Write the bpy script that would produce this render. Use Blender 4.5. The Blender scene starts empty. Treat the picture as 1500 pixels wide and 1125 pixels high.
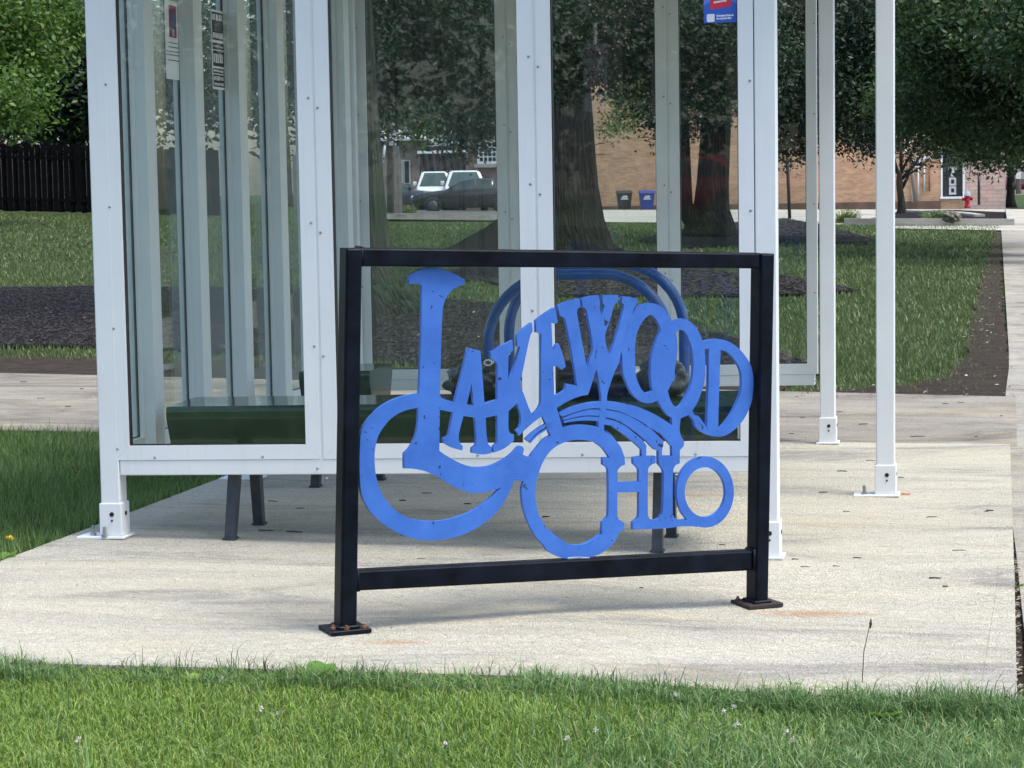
import bpy, bmesh, math, random
import numpy as np
from mathutils import Vector, Matrix
from mathutils.geometry import tessellate_polygon
random.seed(7); RNG = np.random.default_rng(7)
SC = bpy.context.scene
COL = SC.collection
R_ = math.radians

# ------------------------------------------------------------------ camera, world, sun, exposure
F, CX, CY, HOR, SLOPE, EYE = 3340.0, 750.0, 562.5, 254.0, -0.0165, 1.3
down = Vector((-SLOPE, 1.0, (CY - HOR) / F)).normalized()        # in camera axes x right, y down, z forward
fwd = (Vector((0, 0, 1)) - down * down.z).normalized()
right = down.cross(fwd)
RM = Matrix((right, fwd, -down))                                  # world = RM @ cam
cam_d = bpy.data.cameras.new('camera'); cam = bpy.data.objects.new('camera', cam_d); COL.objects.link(cam)
cam_d.sensor_width = 36.0; cam_d.lens = F * 36.0 / 1500.0; cam_d.clip_start = 0.05; cam_d.clip_end = 2000
bx, by_, bz = RM @ Vector((1, 0, 0)), RM @ Vector((0, -1, 0)), RM @ Vector((0, 0, -1))
m = Matrix((bx, by_, bz)).transposed().to_4x4(); m.translation = (0, 0, EYE); cam.matrix_world = m
cam_d.dof.use_dof = True; cam_d.dof.focus_distance = 6.8; cam_d.dof.aperture_fstop = 45.0
SC.camera = cam
SUN_EL, SUN_AZ = 66.0, 114.0      # azimuth clockwise from +Y: light comes from the right and slightly from the front
w = bpy.data.worlds.new('World'); SC.world = w; w.use_nodes = True
nt = w.node_tree; sky = nt.nodes.new('ShaderNodeTexSky'); sky.sky_type = 'NISHITA'; sky.sun_disc = False
sky.sun_elevation = R_(SUN_EL); sky.sun_rotation = R_(SUN_AZ); sky.air_density = 1.0; sky.dust_density = 2.5; sky.ozone_density = 1.0
bg = nt.nodes['Background']; bg.inputs[1].default_value = 0.15; nt.links.new(sky.outputs[0], bg.inputs[0])
sd = bpy.data.lights.new('sun', 'SUN'); sd.energy = 1.5; sd.angle = R_(22.0); sd.color = (1.0, 0.955, 0.88)
so = bpy.data.objects.new('sun', sd); COL.objects.link(so)
sdir = Vector((math.sin(R_(SUN_AZ)) * math.cos(R_(SUN_EL)), math.cos(R_(SUN_AZ)) * math.cos(R_(SUN_EL)), math.sin(R_(SUN_EL))))
so.rotation_euler = sdir.to_track_quat('Z', 'Y').to_euler(); so.location = (0, 0, 30)
SC.view_settings.view_transform = 'Standard'; SC.view_settings.look = 'None'
SC.view_settings.exposure = 1.22; SC.view_settings.gamma = 1.0; SC.view_settings.use_curve_mapping = False
SC.render.engine = 'CYCLES'; SC.cycles.transparent_max_bounces = 24; SC.cycles.max_bounces = 10
SC.cycles.diffuse_bounces = 4; SC.cycles.glossy_bounces = 5; SC.cycles.use_denoising = True

# ------------------------------------------------------------------ measuring helpers
def ray(px, py):
    d = RM @ Vector((px - CX, py - CY, F)); return d / d.y
def sstep(a, b, v):
    t = min(1, max(0, (v - a) / (b - a))); return t * t * (3 - 2 * t)
def tz(x, y):                                                     # height of the ground
    z = -0.015 * max(-40, min(40, x)) - 0.0125 * max(0, min(y, 260) - 70)
    z += 0.03 * min(20, max(0, -x - 4)) * sstep(25, 58, y)
    z -= 0.03 * sstep(0.0, 0.8, x) * sstep(7.55, 6.9, y)
    return z
def G(px, py):                                                    # where a sight line meets the ground
    d = ray(px, py); a, b = 2.0, 400.0
    f = lambda Y: EYE + Y * d.z - tz(Y * d.x, Y)
    Y = a
    while Y < b and f(Y) > 0: Y *= 1.04
    lo, hi = Y / 1.04, Y
    for _ in range(30):
        mid = (lo + hi) / 2
        if f(mid) > 0: lo = mid
        else: hi = mid
    return Vector((hi * d.x, hi, tz(hi * d.x, hi)))
def AT(px, py, Y):
    d = ray(px, py); return Vector((Y * d.x, Y, EYE + Y * d.z))
def XY(px, Y, py=300):
    d = ray(px, py); return Y * d.x

# ------------------------------------------------------------------ materials
def nodes(name):
    mt = bpy.data.materials.new(name); mt.use_nodes = True; t = mt.node_tree; b = t.nodes['Principled BSDF']; return mt, t, b
def N(t, typ, **k):
    n = t.nodes.new(typ)
    for a, v in k.items():
        if a.startswith('i_'): n.inputs[int(a[2:])].default_value = v
        else: setattr(n, a, v)
    return n
def ramp(t, fac, stops):
    r = t.nodes.new('ShaderNodeValToRGB'); e = r.color_ramp.elements
    while len(e) < len(stops): e.new(0.5)
    for i, (p, c) in enumerate(stops): e[i].position = p; e[i].color = (*c, 1)
    t.links.new(fac, r.inputs[0]); return r
def coords(t, scale=(1, 1, 1), kind='Object'):
    tc = t.nodes.new('ShaderNodeTexCoord'); mp = t.nodes.new('ShaderNodeMapping'); mp.inputs['Scale'].default_value = scale
    t.links.new(tc.outputs[kind], mp.inputs[0]); return mp.outputs[0]
def noise(t, vec, scale, detail=5, rough=0.55, dist=0.0):
    n = N(t, 'ShaderNodeTexNoise'); n.inputs['Scale'].default_value = scale; n.inputs['Detail'].default_value = detail
    n.inputs['Roughness'].default_value = rough; n.inputs['Distortion'].default_value = dist; t.links.new(vec, n.inputs['Vector']); return n.outputs[0]
def bump(t, b, h, strength=0.3, dist=0.01, prev=None):
    n = N(t, 'ShaderNodeBump'); n.inputs['Strength'].default_value = strength; n.inputs['Distance'].default_value = dist
    t.links.new(h, n.inputs['Height'])
    if prev: t.links.new(prev.outputs[0], n.inputs['Normal'])
    t.links.new(n.outputs[0], b.inputs['Normal']); return n
def mix(t, fac, a, b_, blend='MIX'):
    n = N(t, 'ShaderNodeMix', data_type='RGBA', blend_type=blend)
    for s, v in ((n.inputs[0], fac), (n.inputs[6], a), (n.inputs[7], b_)):
        if isinstance(v, (int, float)): s.default_value = v
        elif isinstance(v, tuple): s.default_value = (*v, 1)
        else: t.links.new(v, s)
    return n.outputs[2]
def math_(t, op, a, b=None, c=None):
    n = N(t, 'ShaderNodeMath', operation=op)
    for i, v in enumerate((a, b, c)):
        if v is None: continue
        if isinstance(v, (int, float)): n.inputs[i].default_value = v
        else: t.links.new(v, n.inputs[i])
    return n.outputs[0]
_mc = {}
def plain(name, col, rough=0.6, metal=0.0, var=0.12, scale=8, bmp=0.0, spec=0.5, coat=0):
    if name in _mc: return _mc[name]
    mt, t, b = nodes(name); v = coords(t)
    n = noise(t, v, scale, 6)
    lo = tuple(max(0, c * (1 - var)) for c in col); hi = tuple(min(1, c * (1 + var)) for c in col)
    r = ramp(t, n, [(0.3, lo), (0.7, hi)]); t.links.new(r.outputs[0], b.inputs['Base Color'])
    b.inputs['Roughness'].default_value = rough; b.inputs['Metallic'].default_value = metal
    b.inputs['Specular IOR Level'].default_value = spec; b.inputs['Coat Weight'].default_value = coat
    if bmp: bump(t, b, noise(t, v, scale * 6, 4), bmp, 0.004)
    _mc[name] = mt; return mt
def m_white():
    mt, t, b = nodes('white_powder_coat'); v = coords(t)
    n = noise(t, v, 3.0, 6); r = ramp(t, n, [(0.25, (0.69, 0.72, 0.71)), (0.75, (0.76, 0.785, 0.775))])
    d = noise(t, coords(t, (30, 30, 1.2)), 1.0, 6, 0.7); dr = ramp(t, d, [(0.55, (0, 0, 0)), (0.8, (1, 1, 1))])
    dirt = mix(t, math_(t, 'MULTIPLY', dr.outputs[0], 0.22), r.outputs[0], (0.42, 0.41, 0.36))
    sp = noise(t, v, 90, 3, 0.6); spr = ramp(t, sp, [(0.70, (0, 0, 0)), (0.74, (1, 1, 1))])
    c = mix(t, math_(t, 'MULTIPLY', spr.outputs[0], 0.25), dirt, (0.3, 0.28, 0.25))
    t.links.new(c, b.inputs['Base Color']); b.inputs['Roughness'].default_value = 0.42
    bump(t, b, noise(t, v, 350, 2), 0.08, 0.002); return mt
WHITE = m_white()
def m_concrete(name, a, b_, stain, streak=(0.35, 1.5, 1), rust=False, rot=0.0):
    mt, t, b = nodes(name); tc = t.nodes.new('ShaderNodeTexCoord')
    mp = t.nodes.new('ShaderNodeMapping'); mp.inputs['Rotation'].default_value = (0, 0, rot); t.links.new(tc.outputs['Object'], mp.inputs[0]); v = mp.outputs[0]
    mp2 = t.nodes.new('ShaderNodeMapping'); mp2.inputs['Rotation'].default_value = (0, 0, rot); mp2.inputs['Scale'].default_value = streak; t.links.new(tc.outputs['Object'], mp2.inputs[0])
    big = noise(t, mp2.outputs[0], 1.5, 10, 0.68, 1.2)
    base = ramp(t, big, [(0.33, stain), (0.47, b_), (0.60, a)])
    fine = noise(t, v, 48, 7, 0.8, 1.5); fr = ramp(t, fine, [(0.32, (0.62, 0.62, 0.62)), (0.5, (0.98, 0.98, 0.98)), (0.68, (1.10, 1.10, 1.10))])
    c = mix(t, 1.0, base.outputs[0], fr.outputs[0], 'MULTIPLY')
    wv = N(t, 'ShaderNodeTexWave', wave_type='RINGS', bands_direction='Z'); wv.inputs['Scale'].default_value = 16.0
    wv.inputs['Distortion'].default_value = 26.0; wv.inputs['Detail'].default_value = 3; wv.inputs['Detail Scale'].default_value = 1.6; t.links.new(v, wv.inputs['Vector'])
    wr = ramp(t, wv.outputs[1], [(0.0, (0.86, 0.86, 0.86)), (1.0, (1.07, 1.07, 1.07))])
    c = mix(t, 0.8, c, wr.outputs[0], 'MULTIPLY')
    warm = ramp(t, noise(t, mp2.outputs[0], 2.3, 6, 0.6, 1.0), [(0.5, (0, 0, 0)), (0.72, (1, 1, 1))])
    c = mix(t, math_(t, 'MULTIPLY', warm.outputs[0], 0.35), c, (0.50, 0.43, 0.27))
    sp = N(t, 'ShaderNodeTexVoronoi'); sp.inputs['Scale'].default_value = 14; t.links.new(v, sp.inputs['Vector'])
    spr = ramp(t, sp.outputs['Distance'], [(0.04, (1, 1, 1)), (0.07, (0, 0, 0))])
    c = mix(t, math_(t, 'MULTIPLY', spr.outputs[0], 0.12), c, (0.10, 0.09, 0.08))
    if rust:
        for (cx_, cy_, sx, sy, amt) in rust:
            s = N(t, 'ShaderNodeVectorMath', operation='SUBTRACT'); t.links.new(tc.outputs['Object'], s.inputs[0]); s.inputs[1].default_value = (cx_, cy_, 0)
            q = N(t, 'ShaderNodeVectorMath', operation='MULTIPLY'); t.links.new(s.outputs[0], q.inputs[0]); q.inputs[1].default_value = (1 / sx, 1 / sy, 0)
            l = N(t, 'ShaderNodeVectorMath', operation='LENGTH'); t.links.new(q.outputs[0], l.inputs[0])
            nn = math_(t, 'ADD', l.outputs['Value'], math_(t, 'MULTIPLY', math_(t, 'SUBTRACT', noise(t, v, 30, 5, 0.7), 0.5), 1.4))
            rr = ramp(t, nn, [(0.1, (1, 1, 1)), (1.0, (0, 0, 0))])
            c = mix(t, math_(t, 'MULTIPLY', rr.outputs[0], amt), c, (0.36, 0.17, 0.06))
    c = mix(t, 1.0, c, (1.0, 0.978, 0.90), 'MULTIPLY'); t.links.new(c, b.inputs['Base Color']); b.inputs['Roughness'].default_value = 0.9; b.inputs['Specular IOR Level'].default_value = 0.25
    h = math_(t, 'ADD', math_(t, 'MULTIPLY', fine, 0.7), math_(t, 'MULTIPLY', wv.outputs[1], 0.6))
    bump(t, b, h, 0.9, 0.006); return mt
def m_leaf(name, lo, hi, trans=0.35, rough=0.5):
    mt, t, b = nodes(name); at = N(t, 'ShaderNodeAttribute', attribute_name='rnd')
    r = ramp(t, at.outputs['Fac'], [(0.0, lo), (1.0, hi)])
    t.links.new(r.outputs[0], b.inputs['Base Color']); b.inputs['Roughness'].default_value = rough
    tr = N(t, 'ShaderNodeBsdfTranslucent'); t.links.new(r.outputs[0], tr.inputs[0])
    ms = N(t, 'ShaderNodeMixShader'); ms.inputs[0].default_value = trans
    t.links.new(b.outputs[0], ms.inputs[1]); t.links.new(tr.outputs[0], ms.inputs[2])
    t.links.new(ms.outputs[0], t.nodes['Material Output'].inputs[0]); return mt
def m_grass(name, lo, mid, hi):
    mt, t, b = nodes(name); at = N(t, 'ShaderNodeAttribute', attribute_name='rnd')
    v = coords(t); big = noise(t, v, 1.1, 5, 0.6)
    f = math_(t, 'ADD', math_(t, 'MULTIPLY', at.outputs['Fac'], 0.6), math_(t, 'MULTIPLY', math_(t, 'SUBTRACT', big, 0.25), 0.8))
    r = ramp(t, f, [(0.1, lo), (0.5, mid), (0.9, hi)])
    dry = ramp(t, at.outputs['Fac'], [(0.955, (0, 0, 0)), (0.965, (1, 1, 1))])
    c = mix(t, math_(t, 'MULTIPLY', dry.outputs[0], 0.8), r.outputs[0], (0.30, 0.25, 0.12))
    t.links.new(c, b.inputs['Base Color']); b.inputs['Roughness'].default_value = 0.45; b.inputs['Specular IOR Level'].default_value = 0.4
    tr = N(t, 'ShaderNodeBsdfTranslucent'); t.links.new(c, tr.inputs[0])
    ms = N(t, 'ShaderNodeMixShader'); ms.inputs[0].default_value = 0.3
    t.links.new(b.outputs[0], ms.inputs[1]); t.links.new(tr.outputs[0], ms.inputs[2])
    t.links.new(ms.outputs[0], t.nodes['Material Output'].inputs[0]); return mt
def m_glass(name, tint=(0.93, 0.955, 0.945), streaks=True, dirt=0.014):
    mt, t, b = nodes(name); t.nodes.remove(b); out = t.nodes['Material Output']
    tr = N(t, 'ShaderNodeBsdfTransparent'); tr.inputs[0].default_value = (*tint, 1)
    gl = N(t, 'ShaderNodeBsdfGlossy'); gl.inputs['Roughness'].default_value = 0.012
    fr = N(t, 'ShaderNodeFresnel'); ge = N(t, 'ShaderNodeNewGeometry'); t.links.new(math_(t, 'SUBTRACT', 1.5, math_(t, 'MULTIPLY', ge.outputs['Backfacing'], 1.5 - 1 / 1.5)), fr.inputs[0])
    ms = N(t, 'ShaderNodeMixShader'); t.links.new(fr.outputs[0], ms.inputs[0]); t.links.new(tr.outputs[0], ms.inputs[1]); t.links.new(gl.outputs[0], ms.inputs[2])
    df = N(t, 'ShaderNodeBsdfDiffuse'); df.inputs[0].default_value = (0.5, 0.52, 0.5, 1)
    s = noise(t, coords(t, (26, 26, 0.35)), 1.0, 5, 0.7); sr = ramp(t, s, [(0.52, (0.0, 0.0, 0.0)), (0.75, (1, 1, 1))])
    s2 = noise(t, coords(t), 6.0, 5, 0.6)
    f = math_(t, 'ADD', math_(t, 'MULTIPLY', sr.outputs[0], dirt * 0.8), math_(t, 'MULTIPLY', s2, dirt * 0.5))
    m2 = N(t, 'ShaderNodeMixShader'); t.links.new(f, m2.inputs[0]); t.links.new(ms.outputs[0], m2.inputs[1]); t.links.new(df.outputs[0], m2.inputs[2])
    t.links.new(m2.outputs[0], out.inputs[0]); return mt
def m_bark(name, lo, hi, ivy=None):
    mt, t, b = nodes(name); v = coords(t, (9, 9, 0.9))
    n = noise(t, v, 1.6, 8, 0.7, 1.2); vor = N(t, 'ShaderNodeTexVoronoi', feature='DISTANCE_TO_EDGE'); vor.inputs['Scale'].default_value = 1.5; t.links.new(v, vor.inputs['Vector'])
    h = math_(t, 'ADD', math_(t, 'MULTIPLY', n, 0.7), math_(t, 'MULTIPLY', vor.outputs['Distance'], 1.2))
    r = ramp(t, h, [(0.25, lo), (0.75, hi)]); c = r.outputs[0]
    if ivy: c = mix(t, ramp(t, noise(t, coords(t), 2.2, 6, 0.7), [(0.45, (0, 0, 0)), (0.6, (1, 1, 1))]).outputs[0], c, ivy)
    t.links.new(c, b.inputs['Base Color']); b.inputs['Roughness'].default_value = 0.95; bump(t, b, h, 1.0, 0.14); return mt
def m_brick(name, a, b_, mortar, sc=1.0, swap=False):
    mt, t, b = nodes(name); tc = t.nodes.new('ShaderNodeTexCoord'); sp = N(t, 'ShaderNodeSeparateXYZ'); t.links.new(tc.outputs['Object'], sp.inputs[0])
    cb = N(t, 'ShaderNodeCombineXYZ'); t.links.new(math_(t, 'ADD', sp.outputs[0], sp.outputs[1]), cb.inputs[0]); t.links.new(sp.outputs[2], cb.inputs[1])
    br = N(t, 'ShaderNodeTexBrick'); br.inputs['Color1'].default_value = (*a, 1); br.inputs['Color2'].default_value = (*b_, 1); br.inputs['Mortar'].default_value = (*mortar, 1)
    br.inputs['Scale'].default_value = sc; br.inputs['Brick Width'].default_value = 0.30; br.inputs['Row Height'].default_value = 0.10; br.inputs['Mortar Size'].default_value = 0.015; br.inputs['Bias'].default_value = -0.1
    t.links.new(cb.outputs[0], br.inputs['Vector'])
    n = noise(t, coords(t, (1, 1, 3)), 0.9, 6, 0.65); r = ramp(t, n, [(0.3, (0.72, 0.72, 0.72)), (0.7, (1.15, 1.12, 1.1))])
    c = mix(t, 1.0, br.outputs[0], r.outputs[0], 'MULTIPLY'); t.links.new(c, b.inputs['Base Color']); b.inputs['Roughness'].default_value = 0.9
    bump(t, b, br.outputs['Fac'], -0.4, 0.01); return mt
CONC_NEW = None
BLACK = plain('black_paint', (0.0040, 0.0065, 0.012), 0.40, 0, 0.6, 14, 0.12, 0.10)
def m_blue():
    mt, t, b = nodes('blue_plate_paint'); v = coords(t)
    r = ramp(t, noise(t, v, 9, 7, 0.65), [(0.3, (0.020, 0.108, 0.43)), (0.7, (0.042, 0.158, 0.55))])
    n2 = ramp(t, noise(t, coords(t, (1, 1, 4)), 26, 6, 0.75), [(0.62, (0, 0, 0)), (0.72, (1, 1, 1))])
    c = mix(t, math_(t, 'MULTIPLY', n2.outputs[0], 0.55), r.outputs[0], (0.085, 0.18, 0.42))
    ch = ramp(t, noise(t, v, 34, 2, 0.4, 1.5), [(0.715, (0, 0, 0)), (0.725, (1, 1, 1))])
    c = mix(t, ch.outputs[0], c, (0.01, 0.02, 0.07))
    t.links.new(c, b.inputs['Base Color']); b.inputs['Roughness'].default_value = 0.55; bump(t, b, noise(t, v, 160, 3), 0.15, 0.002); return mt
BLUE = m_blue()
STEEL = plain('zinc_steel', (0.35, 0.35, 0.36), 0.4, 0.9, 0.3, 40)
RUST = plain('rusty_nut', (0.20, 0.09, 0.05), 0.8, 0.3, 0.6, 60)
DARKM = plain('dark_hole', (0.01, 0.01, 0.01), 0.8)
GASKET = plain('black_gasket', (0.012, 0.012, 0.012), 0.6)
GLASS = m_glass('shelter_glass'); 
GREEN = plain('green_seat_plastic', (0.015, 0.038, 0.030), 0.07, 0, 0.35, 12, 0.05)
LEGM = plain('grey_leg_steel', (0.045, 0.055, 0.065), 0.45, 0.3, 0.3, 20)

# ------------------------------------------------------------------ mesh helpers
class MB:
    def __init__(s, T=None): s.v = []; s.f = []; s.m = []; s.T = T; s.sm = []
    def add(s, vs, fs, mi=0, smooth=False):
        o = len(s.v); s.v += [Vector(q) for q in vs]; s.f += [tuple(o + i for i in f) for f in fs]; s.m += [mi] * len(fs); s.sm += [smooth] * len(fs)
    def box(s, a, b, mi=0, bev=0.0):
        x0, y0, z0 = a; x1, y1, z1 = b
        if bev > 0:
            e = bev; P = []
            for z, k in ((z0, e), (z0 + e, 0), (z1 - e, 0), (z1, e)):
                P.append([(x0 + e + (k if k else 0) * .6, y0 + k, z), (x1 - e - k * .6, y0 + k, z), (x1 - k, y0 + e + k * .6, z), (x1 - k, y1 - e - k * .6, z), (x1 - e - k * .6, y1 - k, z), (x0 + e + k * .6, y1 - k, z), (x0 + k, y1 - e - k * .6, z), (x0 + k, y0 + e + k * .6, z)])
            s.loft(P, mi, True); return
        s.add([(x0, y0, z0), (x1, y0, z0), (x1, y1, z0), (x0, y1, z0), (x0, y0, z1), (x1, y0, z1), (x1, y1, z1), (x0, y1, z1)],
              [(0, 3, 2, 1), (4, 5, 6, 7), (0, 1, 5, 4), (1, 2, 6, 5), (2, 3, 7, 6), (3, 0, 4, 7)], mi)
    def loft(s, rings, mi=0, cap=True, smooth=False, close=True):
        n = len(rings[0]); vs = [p for r in rings for p in r]; fs = []
        for i in range(len(rings) - 1):
            for j in range(n if close else n - 1): fs.append((i * n + j, i * n + (j + 1) % n, (i + 1) * n + (j + 1) % n, (i + 1) * n + j))
        s.add(vs, fs, mi, smooth)
        if cap:
            o = len(s.v) - len(vs); k = (len(rings) - 1) * n
            s.f += [tuple(o + i for i in range(n - 1, -1, -1)), tuple(o + k + i for i in range(n))]; s.m += [mi] * 2; s.sm += [False] * 2
    def prism(s, poly, axis, a, b, mi=0):
        def mk(p, t):
            return {0: (t, p[0], p[1]), 1: (p[0], t, p[1]), 2: (p[0], p[1], t)}[axis]
        s.loft([[mk(p, a) for p in poly], [mk(p, b) for p in poly]], mi)
    def tube(s, pts, r, n=8, mi=0, cap=True, smooth=True):
        pts = [Vector(p) for p in pts]; rs = r if isinstance(r, (list, tuple)) else [r] * len(pts); rings = []
        up = Vector((0, 0, 1)); prev = None
        for i, p in enumerate(pts):
            d = (pts[min(i + 1, len(pts) - 1)] - pts[max(i - 1, 0)]).normalized()
            if prev is None: a = d.cross(up if abs(d.z) < .9 else Vector((1, 0, 0))).normalized()
            else: a = (prev - d * prev.dot(d)).normalized()
            prev = a; b = d.cross(a)
            rings.append([p + (a * math.cos(2 * math.pi * k / n) + b * math.sin(2 * math.pi * k / n)) * rs[i] for k in range(n)])
        s.loft(rings, mi, cap, smooth)
    def lathe(s, c, prof, n=12, mi=0, axis='z', smooth=True):
        rings = []
        for r, h in prof:
            rg = []
            for k in range(n):
                a = 2 * math.pi * k / n; u, v_ = math.cos(a) * r, math.sin(a) * r
                rg.append({'z': (c[0] + u, c[1] + v_, c[2] + h), 'y': (c[0] + u, c[1] + h, c[2] + v_), 'x': (c[0] + h, c[1] + u, c[2] + v_)}[axis])
            rings.append(rg)
        s.loft(rings, mi, True, smooth)
    def build(s, name, mats, parent=None, loc=None, fix=True):
        if not isinstance(mats, (list, tuple)): mats = [mats]
        off = Vector(loc) if loc is not None else (Vector(parent['_o']) if parent is not None and '_o' in parent.keys() else Vector((0, 0, 0)))
        vs = [(Vector(s.T(*p)) if s.T else p) - off for p in s.v]
        me = bpy.data.meshes.new(name); me.from_pydata([tuple(p) for p in vs], [], s.f)
        for mt in mats: me.materials.append(mt)
        me.polygons.foreach_set('material_index', s.m); me.polygons.foreach_set('use_smooth', s.sm)
        if fix:
            bm = bmesh.new(); bm.from_mesh(me); bmesh.ops.recalc_face_normals(bm, faces=bm.faces); bm.to_mesh(me); bm.free()
        me.update(); o = bpy.data.objects.new(name, me); COL.objects.link(o)
        if parent is not None: o.parent = parent; o['_o'] = tuple(off)
        elif loc is not None: o.location = off; o['_o'] = tuple(off)
        return o
def tag(o, label, cat, group=None):
    o['label'] = label; o['category'] = cat
    if group: o['group'] = group
    return o
def thing(name, label, cat, loc, group=None, rz=0.0, origin=True):
    o = bpy.data.objects.new(name, None); COL.objects.link(o); o.location = loc; o.rotation_euler = (0, 0, rz); o.empty_display_size = 0.2
    if origin: o['_o'] = tuple(loc)
    return tag(o, label, cat, group)
def kind(o, k): o['kind'] = k; return o
def copy_tree(o, parent=None):
    c = o.copy(); COL.objects.link(c)
    if parent is not None: c.parent = parent
    for ch in list(o.children): copy_tree(ch, c)
    return c
def fast_mesh(name, verts, faces_n, mat, parent=None, attr=None, loc=None):
    """verts (n*k,3) numpy laid out face after face, k verts each"""
    k = faces_n; n = len(verts) // k
    me = bpy.data.meshes.new(name); me.vertices.add(len(verts)); me.vertices.foreach_set('co', verts.astype(np.float32).ravel())
    me.loops.add(len(verts)); me.loops.foreach_set('vertex_index', np.arange(len(verts), dtype=np.int32))
    me.polygons.add(n); me.polygons.foreach_set('loop_start', np.arange(0, len(verts), k, dtype=np.int32)); me.polygons.foreach_set('loop_total', np.full(n, k, dtype=np.int32))
    me.materials.append(mat)
    if attr is not None:
        a = me.attributes.new('rnd', 'FLOAT', 'POINT'); a.data.foreach_set('value', attr.astype(np.float32))
    me.update(); o = bpy.data.objects.new(name, me); COL.objects.link(o)
    if loc is not None: o.location = loc
    if parent is not None: o.parent = parent
    return o
def sheet(name, pts, mat, dz=0.0, depth=0.0, step=0.5, kind_='structure', jag=0.0, parent=None):
    """a surface laid on the ground: pts are plan points"""
    P = []
    for i, p in enumerate(pts):
        q = pts[(i + 1) % len(pts)]; L = math.hypot(q[0] - p[0], q[1] - p[1]); n = max(1, min(60, int(L / step)))
        for k in range(n):
            t = k / n; x, y = p[0] + (q[0] - p[0]) * t, p[1] + (q[1] - p[1]) * t
            if jag: x += random.uniform(-jag, jag); y += random.uniform(-jag, jag)
            P.append((x, y))
    v3 = [Vector((x, y, 0)) for x, y in P]; tris = tessellate_polygon([v3])
    bm = bmesh.new(); vs = [bm.verts.new((x, y, tz(x, y) + dz)) for x, y in P]
    fs = []
    for t in tris:
        try: fs.append(bm.faces.new([vs[i] for i in t]))
        except ValueError: pass
    bmesh.ops.recalc_face_normals(bm, faces=bm.faces)
    if sum(f.normal.z for f in bm.faces) < 0: bmesh.ops.reverse_faces(bm, faces=bm.faces)
    if depth:
        lo = [bm.verts.new((x, y, tz(x, y) + dz - depth)) for x, y in P]
        for i in range(len(P)):
            j = (i + 1) % len(P); bm.faces.new((vs[i], lo[i], lo[j], vs[j]))
        bmesh.ops.recalc_face_normals(bm, faces=bm.faces)
        if sum(f.normal.z for f in bm.faces) < 0: bmesh.ops.reverse_faces(bm, faces=bm.faces)
    me = bpy.data.meshes.new(name); bm.to_mesh(me); bm.free(); me.materials.append(mat)
    o = bpy.data.objects.new(name, me); COL.objects.link(o)
    if kind_: o['kind'] = kind_
    if parent is not None: o.parent = parent
    return o
def pxs(*l): return [tuple(G(a, b)[:2]) for a, b in l]

# ------------------------------------------------------------------ bus shelter frame of reference
SO = Vector((-1.4199, 8.10, 0.02)); YAW = 0.1962
SU = Vector((math.cos(YAW), -math.sin(YAW), 0.0146)); SV = Vector((math.sin(YAW), math.cos(YAW), -0.0093))
def SH(x, y, z): return SO + SU * x + SV * y + Vector((0, 0, z))
def SHxy(x, y): p = SH(x, y, 0); return p.x, p.y
def shfoot(x, y): p = SH(x, y, 0); return tz(p.x, p.y) - p.z      # local z of the ground there
def SHhit(px, py, Yl):                                            # local x, z where a sight line meets the plane y = Yl
    d = ray(px, py); n = SU.cross(Vector((0, 0, 1))); P0 = SH(0, Yl, 0); c = Vector((0, 0, EYE))
    t = (P0 - c).dot(n) / d.dot(n); P = c + d * t; q = P - P0
    x = (q.x * SU.x + q.y * SU.y) / (SU.x ** 2 + SU.y ** 2); return x, q.z - SU.z * x

# ------------------------------------------------------------------ GROUND
M_NEW = m_concrete('slab_concrete', (0.51, 0.495, 0.435), (0.44, 0.43, 0.385), (0.25, 0.247, 0.24), (0.4, 1.5, 1), rot=YAW, rust=[(G(1190, 899).x, G(1190, 899).y, 0.24, 0.075, 0.6), (G(575, 941).x, G(575, 941).y, 0.14, 0.05, 0.5), (G(990, 725).x, G(990, 725).y, 0.35, 0.08, 0.5)])
M_OLD = m_concrete('walk_concrete', (0.33, 0.31, 0.28), (0.25, 0.235, 0.21), (0.12, 0.11, 0.10), (0.6, 1.2, 1), rot=YAW)
M_SIDE = m_concrete('sidewalk_concrete', (0.40, 0.385, 0.355), (0.33, 0.315, 0.29), (0.20, 0.19, 0.175), (0.9, 0.9, 1), rot=YAW)
def m_soil(name, lo, hi, sc=6):
    mt, t, b = nodes(name); v = coords(t); n = noise(t, v, sc, 9, 0.75); r = ramp(t, n, [(0.3, lo), (0.7, hi)])
    t.links.new(r.outputs[0], b.inputs['Base Color']); b.inputs['Roughness'].default_value = 1.0; b.inputs['Specular IOR Level'].default_value = 0.1
    bump(t, b, noise(t, v, sc * 6, 6, 0.8), 1.0, 0.03); return mt
M_LAWN = m_soil('lawn_soil_green', (0.022, 0.042, 0.012), (0.060, 0.088, 0.028), 5)
M_DIRT = m_soil('bare_dirt', (0.032, 0.025, 0.019), (0.095, 0.076, 0.058), 9)
M_MULCH = m_soil('dark_mulch', (0.007, 0.006, 0.006), (0.028, 0.023, 0.022), 14)
M_ASPH = m_soil('asphalt', (0.10, 0.10, 0.10), (0.16, 0.16, 0.155), 3)
M_PALE = m_concrete('parking_concrete', (0.50, 0.49, 0.46), (0.40, 0.39, 0.37), (0.30, 0.29, 0.27), (0.1, 0.3, 1))

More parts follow.
